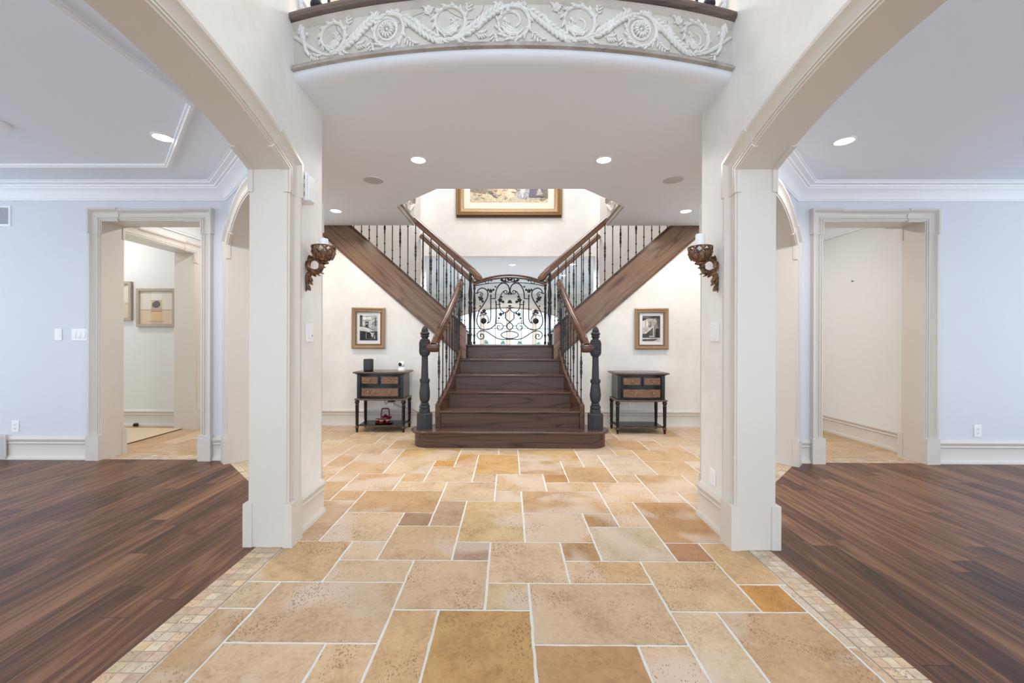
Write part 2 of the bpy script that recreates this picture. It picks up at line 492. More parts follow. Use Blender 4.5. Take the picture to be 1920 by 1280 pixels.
def casing(pl, s0, s1, top, face='front', plinth=True, knuckle=.15, mat=None):
    """moulded casing round an opening: top is a list of (s, z) from the left spring to the right spring"""
    to = pl.front if face == 'front' else pl.back
    mb = MB()
    path = [(s0, .24)] + [p for p in top] + [(s1, .24)]
    mb.sweep(path, CASE, lambda a, z, b: to(a, z, b))
    if plinth:
        for sx, sg in ((s0, -1), (s1, 1)):
            a0, a1 = sorted((sx - sg*.006, sx + sg*.118))
            pp = [(a0, 0), (a1, 0), (a1, .25), (a0, .25)]
            f = [to(a, z, .0) for a, z in pp]; g = [to(a, z, .052) for a, z in pp]
            mb.add(f+g, [(0,1,2,3),(4,7,6,5),(0,4,5,1),(1,5,6,2),(2,6,7,3),(3,7,4,0)])
    if knuckle:
        def part(pts, length):
            out = [pts[0]]; d = 0
            for p, q in zip(pts, pts[1:]):
                seg = math.hypot(q[0]-p[0], q[1]-p[1])
                if d + seg >= length:
                    t = (length-d)/seg; out.append((p[0]+(q[0]-p[0])*t, p[1]+(q[1]-p[1])*t)); return out
                d += seg; out.append(q)
            return out
        a = part(list(top), knuckle); b = part(list(top)[::-1], knuckle)
        mb.sweep([(a[0][0], a[0][1]-.13)] + a, grown(CASE), lambda x, z, q: to(x, z, q))
        b = b[::-1]
        mb.sweep(b + [(b[-1][0], b[-1][1]-.13)], grown(CASE), lambda x, z, q: to(x, z, q))
    return trim(mb, mat)

# key plan numbers
XW, XO = 1.300, 1.477           # foyer wall: inner and outer face
YP, YE = 2.345, 2.82            # near end of the pillar, far end of the stub wall
ZS, RISE = 2.16, .21            # main arch
YD = 4.018                      # back wall of the side rooms
YB = 5.636                      # wall under the upper flights
ZC, ZR, ZTOP = 2.735, 2.685, 5.6
A = (-XO, 2.717); B = (-2.778, 4.018)
R2 = sqrt(.5)

bb_no = [0]
def baseboard(name, path, s, mat=None):
    return MB().sweep(path, BASE, lambda x, y, b: (x*s, y, b)).build(name, mat or M['trim'], kind='structure', smooth=30)

DOORW = (.110, 1.200)
for s, side in SIDES:
    # foyer wall with its wide arch
    pl = Plane((-XW, -.5), (-XW, YE), (-1, 0), XO-XW, s)
    o0, o1 = .5+.255, .5+YP
    arch = arcpts(o0, o1, ZS, RISE)
    pl.wall('wall_' + side, 0, ZTOP, [[(o0, 0)] + arch + [(o1, 0)]], [M['plaster'], M['blue'], M['trim']])
    casing(pl, o0, o1, arch, 'front', knuckle=.17)
    casing(pl, o0, o1, arch, 'back', knuckle=.17)
    baseboard('foyer_baseboard_' + side, [(-XW-.12, YE+.12), (-XW, YE), (-XW, YP+.118)], s)
    # slanted wall with an arched opening towards the stair hall
    pd = Plane(A, B, (R2, R2), .2, s)
    d0, d1 = .17, pd.L-.16
    darch = arcpts(d0, d1, 2.08, .30)
    pd.wall('slanted_wall_' + side, 0, ZTOP - 2.5, [[(d0, 0)] + darch + [(d1, 0)]], [M['blue'], M['cream'], M['trim']])
    casing(pd, d0, d1, darch, 'front', knuckle=.14)
    casing(pd, d0, d1, darch, 'back', knuckle=.14)
    # back wall of the side room with the cased doorway
    pb = Plane((-7.2, YD), B, (0, 1), .2, s)
    q0, q1 = 7.2-3.996, 7.2-3.018
    dtop = [(q0, 2.338), (q1, 2.338)]
    pb.wall('back_wall_' + side, 0, ZTOP - 2.5, [[(q0, 0)] + dtop + [(q1, 0)]], [M['blue'], M['cream'], M['trim']])
    casing(pb, q0, q1, dtop, 'front', knuckle=.17)
    casing(pb, q0, q1, dtop, 'back', knuckle=.17)
    baseboard('back_baseboard_' + side, [(-4.106-.01, YD), (-7.2, YD)], s)
    baseboard('corner_baseboard_' + side, [(B[0]-.025, YD), (-2.908+.01, YD)], s)
    # ceiling of the side room, crown and floor
    MB().prism([(x*s, y, ZR) for x, y in ((-XO, -2.2), (-XO, 2.717), (B[0], YD), (-7.2, YD), (-7.2, -2.2))], (0, 0, .12)).build('ceiling_' + side, M['ceil'], kind='structure', smooth=0)
    mb = MB().sweep([(-XO, -.5), A, B, (-7.2, YD)], CROWN, lambda x, y, b: (x*s, y, ZR+b))
    trim(mb, M['white'])
    if s == 1:
        pm = [(0,0),(0,-.012),(.008,-.014),(.012,-.024),(.026,-.026),(.034,-.018),(.044,-.016),(.046,0)]
        trim(MB().sweep([(-2.0, -.5), (-2.0, 2.60), (-2.945, 3.55), (-7.2, 3.55)], pm, lambda x, y, b: (x, y, ZR+b)), M['white'])
    MB().prism([(x*s, y, -.05) for x, y in ((-1.455, -2.2), (-1.455, 1.24+1.455), (-2.778, 4.018), (-7.2, 4.018), (-7.2, -2.2))], (0, 0, .053)).build('floor_' + side, M['planks'], kind='structure', smooth=0)
    # upper hall side, warm painted
    MB().box(*sorted((-1.75*s, -1.85*s)), 2.95, 4.9, 3.05, ZTOP).build('gallery_wall_' + side, M['tan'], kind='structure', smooth=0)
    MB().box(*sorted((-XW*s, -1.85*s)), YE, YE+.12, 3.05, ZTOP).build('gallery_return_wall_' + side, M['white'], kind='structure', smooth=0)
    baseboard('gallery_baseboard_' + side, [(-XW-.01, YE+.0), (-XW, YE-.005), (-XW, 2.53), (-XW-.02, 2.53)], s, M['white']).location.z = 3.06
    MB().box(*sorted((-1.85*s, -4.35*s)), YE, YE+.12, 3.05, ZTOP).build('gallery_cross_wall_' + side, M['tan'], kind='structure', smooth=0)
    MB().box(*sorted((-4.20*s, -4.35*s)), YE+.12, 5.73, 3.05, ZTOP).build('gallery_outer_wall_' + side, M['plaster'], kind='structure', smooth=0)
    # wall under the flight, towards the stair hall: stops along the slope of the stringer
    zb = lambda x: 1.32 + (abs(x)-1.10)*.87 + .05
    xs = 1.10 + (ZC-1.37)/.87
    poly = [(-4.45, 0), (-.715, 0), (-.715, zb(.715)), (-xs, ZC), (-4.45, ZC)]
    MB().prism([(x*s, YB, z) for x, z in poly], (0, .09, 0)).build('under_stair_wall_' + side, M['plaster'], kind='structure', smooth=0)
    baseboard('stair_hall_baseboard_' + side, [(-.84, YB), (-4.15, YB)], s)
    # stairwell: far wall, end wall, recess of the wall with the painting
    MB().box(*sorted((-1.47*s, -4.2*s)), 6.75, 6.9, 0, ZTOP).build('stairwell_wall_' + side, M['plaster'], kind='structure', smooth=0)
    MB().box(*sorted((-1.47*s, -1.62*s)), 6.9, 7.25, 0, ZTOP).build('recess_wall_' + side, M['plaster'], kind='structure', smooth=0)
    MB().box(*sorted((-4.2*s, -4.35*s)), 5.73, 6.9, 0, ZTOP).build('stairwell_end_wall_' + side, M['plaster'], kind='structure', smooth=0)
    MB().box(*sorted((-2.95*s, -4.2*s)), 5.74, 6.74, 2.86, 3.05).build('upper_landing_floor_' + side, [M['stairX']], kind='structure', smooth=0)
    # entrance hall side
    MB().box(*sorted((-3.3*s, -3.42*s)), 7.25, 11.4, 0, 2.7).build('entrance_wall_' + side, M['hallgrey'], kind='structure', smooth=0)
    MB().box(*sorted((-1.62*s, -3.42*s)), 7.13, 7.25, 0, 2.7).build('entrance_return_wall_' + side, M['hallgrey'], kind='structure', smooth=0)

# side passages seen through the two doorways
ph = Plane((-4.15, 4.218), (-4.15, YB), (-1, 0), .25, 1)
htop = [(.14, 2.31), (1.155, 2.31)]
ph.wall('passage_wall_left', 0, ZC, [[(.14, 0)] + htop + [(1.155, 0)]], [M['cream'], M['cream'], M['trim']])
casing(ph, .14, 1.155, htop, 'front', knuckle=.17)
trim(MB().sweep([(-4.15, 4.22), (-4.15, YB)][::-1], [(a*1.5, b*1.55) for a, b in CROWN], lambda x, y, b: (x, y, ZC+b)), M['white'])
MB().box(-7.2, -4.4, 5.55, 5.65, 0, ZC).build('study_wall', M['hallgrey'], kind='structure', smooth=0)
MB().box(-7.2, -4.4, 4.218, 5.55, ZC, ZC+.1).build('study_ceiling', M['ceil'], kind='structure', smooth=0)
trim(MB().sweep([(-4.4, 5.55), (-7.2, 5.55)], CROWN, lambda x, y, b: (x, y, ZC+b)), M['white'])
baseboard('study_baseboard', [(-4.4, 5.55), (-7.2, 5.55)], 1)
MB().box(4.15, 4.25, 4.218, YB, 0, ZC).build('passage_wall_right', M['cream'], kind='structure', smooth=0)
trim(MB().sweep([(-4.15, YB), (-4.15, 4.22)], [(a*1.5, b*1.55) for a, b in CROWN], lambda x, y, b: (-x, y, ZC+b)), M['white'])
baseboard('passage_baseboard_right', [(-4.15, YB), (-4.15, 4.23)], -1)

# balcony: curved front edge
SAG = .197; RB = (1.3**2 + SAG**2)/(2*SAG); YCB = 2.447 - SAG + RB
def F(q, z, d=0):
    th = q/RB
    return ((RB+d)*sin(th), YCB - (RB+d)*cos(th), z)
QM = RB*math.asin(1.3/RB)
QE = QM+.07
front = [F(-QE + 2*QE*i/48, 0, -.10)[:2] for i in range(49)]
plan = front + [(XW, YE), (2.69, 4.215), (4.45, 4.215), (4.45, 5.60), (1.327, 5.60), (1.327, 4.80), (.756, 4.232), (-.756, 4.232), (-1.327, 4.80), (-1.327, 5.60), (-4.45, 5.60), (-4.45, 4.215), (-2.69, 4.215), (-XW, YE)]
MB().prism([(x, y, ZC) for x, y in plan], (0, 0, .265)).build('hall_ceiling', M['ceil'], kind='structure', smooth=0)
MB().prism([(x, y, 3.0) for x, y in plan], (0, 0, .05)).build('gallery_floor', M['stairX'], kind='structure', smooth=0)
roll = [(-.10, ZC), (-.07, ZC)] + [(-.07 + .075*sin(t), ZC + .04*(1-cos(t))) for t in [radians(a) for a in (15, 30, 45, 60, 75, 90)]] + [(.0, 2.80), (-.10, 2.80)]
arcpath = [(-QM + 2*QM*i/40, 0) for i in range(41)]
def sweep_arc(mb, prof, qs, mat=0):
    m = len(prof); vs = []; fs = []
    for q in qs: vs += [F(q, z, d) for d, z in prof]
    for i in range(len(qs)-1):
        for j in range(m):
            j2 = (j+1) % m; fs.append((i*m+j, i*m+j2, (i+1)*m+j2, (i+1)*m+j))
    fs += [tuple(range(m))[::-1], tuple((len(qs)-1)*m+j for j in range(m))]
    return mb.add(vs, fs, mat)
QS = [-QM + 2*QM*i/48 for i in range(49)]
trim(sweep_arc(MB(), roll, [-QE + 2*QE*i/48 for i in range(49)]), M['ceil'], 60)
MB().box(-4.35, 4.35, -.5, 7.25, ZTOP, ZTOP+.1).build('upper_ceiling', M['ceil'], kind='structure', smooth=0)
MB().box(-3.42, 3.42, 7.2, 11.62, -.10, 0).build('entrance_floor', M['stone'], kind='structure', smooth=0)  # unseen floor, made pale to keep warm bounce off the ceiling
# painting wall over the gate, entrance hall beyond it
MB().box(-1.47, 1.47, 7.10, 7.25, 2.62, ZTOP).build('painting_wall', M['plaster'], kind='structure', smooth=0)
MB().box(-3.42, 3.42, 7.25, 11.6, 2.62, 2.72).build('entrance_ceiling', M['ceil'], kind='structure', smooth=0)
pe = Plane((-3.42, 11.4), (3.36, 11.4), (0, 1), .22, 1)
earch = arcpts(3.39-1.52, 3.39+1.52, 1.785, .288, 32)
pe.wall('entrance_far_wall', 0, 2.70, [[(3.39-1.52, 0)] + earch + [(3.39+1.52, 0)]], [M['hallgrey'], M['hallgrey'], M['trim']])
casing_big = [(a*1.45, b) for a, b in CASE]
trim(MB().sweep([(3.39-1.52, 0)] + earch + [(3.39+1.52, 0)], casing_big, lambda a, z, b: pe.front(a, z, b)))
trim(MB().sweep([(3.3, 11.4), (-3.3, 11.4)], [(a, b*1.15) for a, b in CROWN], lambda x, y, b: (x, y, 2.62+b)), M['white'])

# --- stone floor: repeating four-size pattern on an 8 inch grid
U = .2032; OX, OY = .0862, 1.6134
PAT = [(0,0,3,2),(3,-1,1,2),(4,-2,2,3),(2,-1,1,1),(0,-2,2,2),(3,1,2,2),(5,1,1,1),(1,2,2,1),(-1,2,2,2),(1,3,1,1),(2,3,2,2),(4,3,1,1)]
TONES = [(204,172,134),(207,176,140),(201,167,126),(209,180,146),(198,162,120),(206,174,134),(203,172,138),(211,184,150)]
SPECIAL = {(5,1): (214,154,78), (4,3): (188,136,94), (1,3): (196,156,108), (-2,3): (184,150,124), (-1,1): (214,186,142), (2,3): (216,194,160), (0,-2): (190,146,100),
           (-2,-2): (204,158,98), (4,4): (196,152,102), (-4,5): (178,144,114), (2,5): (186,146,98), (-3,5): (196,164,134), (-2,4): (214,182,132), (-4,11): (216,164,94),
           (-3,11): (206,154,88), (-2,10): (216,172,106), (-6,12): (208,172,116), (0,12): (212,178,126), (4,10): (214,192,168), (1,9): (200,152,98), (-6,6): (200,164,118)}
fl = MB(); g = .0060
rng = random.Random(3)
def clipbox(x0, x1, y0, y1):
    if y0 < 2.34:                                   # between the two mosaic borders
        x0, x1 = max(x0, -1.30), min(x1, 1.345)
    return x0, x1, y0, y1
def inhall(x, y):
    return not (y > 7.4)
for a in range(-6, 6):
    for b in range(-4, 10):
        for (u, v, w, h) in PAT:
            uu, vv = u+6*a, v+6*b
            x0, x1, y0, y1 = OX+uu*U, OX+(uu+w)*U, OY+vv*U, OY+(vv+h)*U
            if x1 < -6.9 or x0 > 4.4 or y0 > 7.1 or y1 < -2.2: continue
            if y0 < 2.34 < y1 and (x0 < -1.30 or x1 > 1.345) and not (x1 < -1.30 or x0 > 1.345):
                pass
            if y1 < 2.75 and (x1 < -1.30 or x0 > 1.345): continue
            if y0 < 2.34: x0, x1 = max(x0, -1.30), min(x1, 1.345)
            if x1-x0 < .03: continue
            t = SPECIAL.get((uu, vv)) or TONES[rng.randrange(len(TONES))]
            k = .945 * rng.uniform(.965, 1.03) * (.95 if (uu, vv) in SPECIAL else 1)
            c = lin(*[min(255, q*k) for q in t]); c = (c[0]+rng.uniform(-.006, .006), c[1]+rng.uniform(-.004, .004), c[2], 1)
            n = max(2, int((x1-x0)/.05)); n2 = max(2, int((y1-y0)/.05)); j = .0018
            ring = [(x0+g+(x1-x0-2*g)*i/n, y0+g+rng.uniform(-j, j)) for i in range(n)] + [(x1-g+rng.uniform(-j, j), y0+g+(y1-y0-2*g)*i/n2) for i in range(n2)] \
                 + [(x1-g-(x1-x0-2*g)*i/n, y1-g+rng.uniform(-j, j)) for i in range(n)] + [(x0+g+rng.uniform(-j, j), y1-g-(y1-y0-2*g)*i/n2) for i in range(n2)]
            m = len(ring)
            fl.add([(x, y, 0) for x, y in ring] + [(x, y, -.004) for x, y in ring], [tuple(range(m))] + [(i, m+i, m+(i+1) % m, (i+1) % m) for i in range(m)], 0, c)
fl.box(-6.9, 4.4, -2.2, 7.2, -.10, -.0022, 1, (1, 1, 1, 1))
fl.build('floor', [M['trav'], M['grout']], kind='structure', smooth=0, merge=False)

def mosaic(name, pts_fn, nu, nv, seed):
    """strip of small square stones; pts_fn(u, v) gives the plan point of a lattice corner"""
    r = random.Random(seed); mb = MB(); e = .035
    pal = [(206,184,158),(198,174,146),(214,196,170),(190,168,142),(208,180,148),(200,180,156)]
    for i in range(nu):
        for k in range(nv):
            P = [pts_fn(i+e, k+e), pts_fn(i+1-e, k+e), pts_fn(i+1-e, k+1-e), pts_fn(i+e, k+1-e)]
            c = lin(*pal[r.randrange(len(pal))]); c = (c[0]+r.uniform(-.02, .02), c[1]+r.uniform(-.02, .02), c[2]+r.uniform(-.02, .02), 1)
            mb.add([(x, y, .0032) for x, y in P], [(0,1,2,3)], 0, c)
    P = [pts_fn(0, 0), pts_fn(nu, 0), pts_fn(nu, nv), pts_fn(0, nv)]
    mb.add([(x, y, .0024) for x, y in P] + [(x, y, -.03) for x, y in P], [(0,1,2,3),(4,7,6,5),(0,4,5,1),(1,5,6,2),(2,6,7,3),(3,7,4,0)], 1, (1,1,1,1))
    return mb.build(name, [M['mosaic'], M['grout2']], kind='structure', smooth=0, merge=False)
mosaic('border_trim_left', lambda u, v: (-1.455 + u*.0515, -2.2 + v*.0515), 3, 95, 1)
mosaic('border_trim_right', lambda u, v: (1.345 + u*.0405, -2.2 + v*.0515), 3, 95, 2)
for s, side in SIDES:
    mosaic('slanted_border_trim_' + side, lambda u, v: (s*(-1.62 - v*.0515*R2 + u*.0515*R2), 2.86 + v*.0515*R2 + u*.0515*R2), 4, 29, 4+s)
    mosaic('threshold_trim_' + side, lambda u, v: (s*(-3.99 + v*.0515), 4.018 + u*.0515), 3, 19, 8+s)

# ------------------------------------------------------------------ carved frieze and balcony
ZM = 2.925
def frame_F(q):
    th = q/RB
    return Vector((cos(th), sin(th), 0)), Vector((0, 0, 1)), Vector((sin(th), -cos(th), 0))
class Relief:
    """carving on a surface: fn(q, z, d) maps to 3D, fr(q) gives the tangent frame"""
    def __init__(self, fn, fr): self.fn = fn; self.fr = fr
    def tube(self, mb, pts, rads, n=7, lift=.25):
        mb.tube([self.fn(q, z, r*lift*1.45) for (q, z), r in zip(pts, rads)], [r*1.45 for r in rads], n)
    def leaf(self, mb, q, z, ang, ln, wd, th=.006, d=.003):
        ln *= 1.15; wd *= 1.2; th *= 1.75; d *= 1.6
        es, ez, en = self.fr(q)
        t = es*cos(ang) + ez*sin(ang); w = -es*sin(ang) + ez*cos(ang)
        Mx = Matrix((t, w, en)).transposed()
        c = Vector(self.fn(q + cos(ang)*ln/2, z + sin(ang)*ln/2, d))
        mb.ell(c, (ln/2, wd/2, th), Mx, 8, 5)
    def ball(self, mb, q, z, r, d=.004):
        mb.ell(self.fn(q, z, d), (r, r, r), None, 10, 6)
    def spiral(self, mb, q, z, r0, a0, sgn, turns=1.6, rad=.0085):
        pts = []; rr = []
        n = int(26*turns)
        for i in range(n+1):
            t = i/n; a = a0 + sgn*2*pi*turns*t; r = r0*(1-.80*t**2.0)
            pts.append((q + r*cos(a), z + r*sin(a))); rr.append(rad*(1-.55*t))
        self.tube(mb, pts, rr)
        return pts
    def sprig(self, mb, q, z, ang, ln=.10, k=3):
        pts = [(q + ln*t*cos(ang + .35*t), z + ln*t*sin(ang + .35*t)) for t in (0, .25, .5, .75, 1)]
        self.tube(mb, pts, [.0032, .003, .0026, .0022, .0018], 5)
        for i in range(1, 5):
            p = pts[i]; aa = ang + .35*i/4
            for sg in (-1, 1): self.leaf(mb, p[0], p[1], aa + sg*.75, .030, .010, .004)
    def acanthus(self, mb, pts, sgn=1, size=.05):
        for i in range(1, len(pts)-1):
            a = atan2(pts[i+1][1]-pts[i-1][1], pts[i+1][0]-pts[i-1][0])
            for sg in (-1, 1):
                self.leaf(mb, pts[i][0], pts[i][1], a + sg*.5, size*(.9 if sg == sgn else .65), size*.34, .008, .004)
    def rosette(self, mb, q, z, r=.05):
        for i in range(14):
            a = 2*pi*i/14
            self.leaf(mb, q + r*.25*cos(a), z + r*.25*sin(a), a, r*.75, r*.30, .009, .005)
        self.ball(mb, q, z, r*.24, .009)
        ring = [(q + r*1.18*cos(2*pi*i/28), z + r*1.18*sin(2*pi*i/28)) for i in range(29)]
        self.tube(mb, ring, [.0055]*29, 6)
    def scrollheart(self, mb, q, z, r=.05, flip=1):
        for k, (rr, a0, sw) in enumerate(((1.0, 200, 190), (.72, 215, 170), (.46, 230, 150))):
            pts = []; rad = []
            for i in range(13):
                t = i/12; a = radians(a0 + sw*t); R_ = r*rr*(1 - .25*t)
                pts.append((q + flip*R_*cos(a), z + R_*sin(a)*.95)); rad.append(.0035 + .0045*sin(pi*min(1, t*1.15)))
            self.tube(mb, pts, rad)
            e = pts[-1]; self.ball(mb, e[0], e[1], .0105 - .0015*k, .007)
            for i in (2, 4, 6, 8):
                p, o = pts[i], pts[i+1]; a = atan2(o[1]-p[1], o[0]-p[0])
                self.leaf(mb, p[0], p[1], a - flip*.55, .026, .010, .005)

RF = Relief(F, frame_F)
frz = thing('carved_frieze', 'curved off-white plaster frieze with scrolling vines and two daisy rosettes under the balcony edge', 'frieze', (0, 0, 0))
LPROF = [(-.06, 2.775), (.034, 2.775), (.038, 2.783), (.030, 2.790), (.018, 2.795), (.016, 2.800), (.020, 2.806), (.006, 2.812), (-.06, 2.816)]
FPROF = [(-.06, 2.8161), (0, 2.8161), (0, 3.020), (.006, 3.026), (.014, 3.032), (.020, 3.042), (.030, 3.048), (-.06, 3.048)]
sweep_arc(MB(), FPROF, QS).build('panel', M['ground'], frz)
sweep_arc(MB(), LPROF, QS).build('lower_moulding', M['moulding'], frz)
CEN = [-1.05, -.70, -.35, 0.0, .36, .72, 1.06]
SG = [-1, 1, -1, 1, -1, 1, -1]
vine = MB(); vp = []
for i in range(121):
    q = -QM + .01 + (2*QM-.02)*i/120
    x = q/.352
    vp.append((q, ZM - .005 - .090*sin(pi*(x+.5)) * (1 if True else 0)))
# stem height follows the alternating crests
def stemz(q):
    ks = [CEN[0]-.35] + CEN + [CEN[-1]+.35]; ss = [1] + SG + [1]
    for k in range(len(ks)-1):
        if ks[k] <= q <= ks[k+1]:
            t = (q-ks[k])/(ks[k+1]-ks[k]); return ZM - .004 + .088*(ss[k] + (ss[k+1]-ss[k])*(.5-.5*cos(pi*t)))
    return ZM
vp = [(q, stemz(q)) for q, _ in vp]
RF.tube(vine, vp, [.0072 + .0018*sin(i*.45) for i in range(len(vp))], 8, .2)
vine.build('vine', M['ornament'], frz)
for i, (q, sg) in enumerate(zip(CEN, SG)):
    sc = MB()
    zc = ZM - sg*.006
    pts = RF.spiral(sc, q, zc, .096 if abs(q) < 1 else .090, radians(90)*sg + .0, -sg if i % 2 else 1, 1.7 if i in (1, 5) else 1.45)
    
    for j in range(1, 24, 2):
        p, o = pts[j], pts[j+1]; a = atan2(o[1]-p[1], o[0]-p[0]); w = atan2(p[1]-zc, p[0]-q)
        d_ = (w - a + pi) % (2*pi) - pi
        RF.leaf(sc, p[0], p[1], a + (.55 if d_ > 0 else -.55), .036, .013, .006)
        RF.leaf(sc, p[0], p[1], a, .034, .010, .007)
    if i not in (1, 5):
        RF.scrollheart(sc, q, zc - .010, .062, 1 if i < 3 else -1)
    for k in (0, 8): RF.ball(sc, pts[k][0], pts[k][1], .013, .006)
    sc.build('scroll', M['ornament'], frz)
    if i in (1, 5):
        ro = MB(); RF.rosette(ro, q, zc, .044); ro.build('rosette', M['ornament'], frz)
for k in range(len(CEN)-1):
    q = (CEN[k]+CEN[k+1])/2; sl = SG[k+1]-SG[k]
    lf = MB(); up = sl > 0
    seg = [(q-.11+.022*j, stemz(q-.11+.022*j)) for j in range(11)]
    RF.acanthus(lf, seg, 1 if up else -1, .058)
    RF.leaf(lf, q-.02, ZM+.05*(1 if not up else -1), radians(-60 if not up else 60), .09, .026, .009)
    lf.build('leaf_spray', M['ornament'], frz)
    sp = MB()
    RF.sprig(sp, q-.075, ZM+(.045 if up else -.045), radians(65 if up else -65), .07)
    sp.build('sprig', M['ornament'], frz)
    for dq, sgz, ang in ((-.115, 1, 100), (.12, -1, -75), (.03, 1 if not up else -1, 20 if not up else -20)):
        s3 = MB(); RF.sprig(s3, q + dq*(1 if up else -1)*-1, ZM + sgz*.062, radians(ang), .045); s3.build('sprig', M['ornament'], frz)
    sp = MB()
    RF.sprig(sp, q+.075, ZM-(.045 if up else -.045), radians(-100 if up else 100), .07)
    sp.build('sprig', M['ornament'], frz)
for sg in (-1, 1):
    lf = MB()
    for k in range(5): RF.leaf(lf, sg*(1.20+.02*k), ZM-.08+.035*k, radians(90-sg*(30-14*k)), .075, .022, .009)
    RF.sprig(lf, sg*1.20, ZM-.06, radians(-90-sg*40+(0 if sg > 0 else 0)), .06)
    for k in range(3): RF.ball(lf, sg*(1.22+.018*k), ZM+.055-.012*(k % 2), .012)
    lf.build('leaf_spray', M['ornament'], frz)
for line in ([(-1.03, 3.03), (-1.02, 2.97), (-.98, 2.92), (-.90, 2.905), (-.83, 2.91), (-.80, 2.87), (-.76, 2.868), (-.72, 2.90), (-.69, 2.935), (-.62, 2.955), (-.53, 2.99), (-.44, 3.004), (-.36, 3.0)],
             [(-.36, 3.0), (-.28, 2.955), (-.25, 2.94), (-.20, 2.945), (-.17, 2.975), (-.155, 3.02)], [(-.25, 2.94), (-.26, 2.87), (-.255, 2.83)],
             [(.52, 2.95), (.56, 2.91), (.58, 2.87), (.59, 2.82)], [(.88, 3.0), (.90, 2.92), (.905, 2.84)], [(1.09, 2.87), (1.08, 2.84), (1.085, 2.815)], [(1.16, 2.86), (1.14, 2.835)]):
    fine = []
    for p, q in zip(line, line[1:]):
        for t in (0, .33, .66): fine.append((p[0]+(q[0]-p[0])*t + rng.uniform(-.004, .004), p[1]+(q[1]-p[1])*t + rng.uniform(-.003, .003)))
    fine.append(line[-1])
    MB().tube([F(q, z, .0003) for q, z in fine], .0011, 4).build('crack', M['crack'], frz, smooth=0)

bal = thing('balcony_railing', 'curved balcony railing of dark iron on a weathered oak curb above the carved frieze', 'railing', (0, 2.45, 3.05))
def child(mb, name, mat, par, **kw):
    o = mb.build(name, mat, par, **kw)
    if par.type == 'EMPTY': o.matrix_parent_inverse = Matrix.Translation(-Vector(par.location))
    return o
sweep_arc(MB(), [(-.10, 3.050), (.030, 3.050), (.050, 3.058), (.058, 3.072), (.054, 3.090), (.040, 3.100), (-.10, 3.100)], QS).build('curb', M['curb'], bal).matrix_parent_inverse = Matrix.Translation((0, -2.45, -3.05))
def baluster(mb, x, y, z0, z1, knuckle, r=.0068, big=1.0):
    h = z1-z0; zm = z0 + h*.52
    mb.lathe([(r, z0), (r, z1)], (x, y, 0), 8)
    for zc in ((z0+.045), (z0+.16), (z1-.14)):
        mb.lathe([(r, zc-.012), (r*1.7, zc-.006), (r*1.9, zc), (r*1.7, zc+.006), (r, zc+.012)], (x, y, 0), 10, cap=False)
    if knuckle:
        k = big
        prof = [(.007, -.13), (.011*k, -.115), (.0085*k, -.10), (.011*k, -.08), (.0155*k, -.055), (.013*k, -.03), (.009*k, -.012), (.014*k, -.006), (.0155*k, 0), (.014*k, .006), (.009*k, .012), (.013*k, .03), (.0155*k, .055), (.011*k, .08), (.0085*k, .10), (.011*k, .115), (.007, .13)]
        mb.lathe([(a, zm+b) for a, b in prof], (x, y, 0), 12, cap=False)
    return mb
def post(mb, x, y, z0, z1, r=.020):
    h = z1-z0
    prof = [(r*1.25, 0), (r*1.25, .04), (r*.8, .05), (r*.85, .12), (r*1.3, .135), (r*1.3, .15), (r*.85, .165), (r*.8, h*.33), (r*1.0, h*.38), (r*1.35, h*.47), (r*1.2, h*.52), (r*.9, h*.55), (r*1.45, h*.565), (r*1.45, h*.585), (r*.9, h*.60), (r*1.2, h*.64), (r*1.3, h*.70), (r*.85, h*.80), (r*.8, h*.86), (r*1.25, h*.875), (r*1.25, h*.895), (r*.85, h*.91), (r*.8, h)]
    return mb.lathe([(a, z0+b) for a, b in prof], (x, y, 0), 14)
for k in range(23):
    q = -1.10 + k*.1
    x, y, _ = F(q, 0, -.035)
    child(baluster(MB(), x, y, 3.10, 4.02, k % 2 == 1, .009), 'baluster', M['iron'], bal)
for sg in (-1, 1):
    x, y, _ = F(sg*1.185, 0, -.035)
    pm = MB()
    pm.lathe([(.030, 3.10), (.034, 3.115), (.024, 3.13), (.024, 3.15), (.036, 3.165), (.036, 3.18), (.024, 3.195), (.026, 3.26), (.032, 3.5), (.02, 3.7), (.024, 4.02)], (x, y, 0), 16)
    child(pm, 'post', M['iron'], bal)
hr = sweep_arc(MB(), [(-.065, 4.02), (-.005, 4.02), (.0, 4.04), (-.01, 4.07), (-.06, 4.07), (-.07, 4.04)], QS)
child(hr, 'handrail', M['curb'], bal)

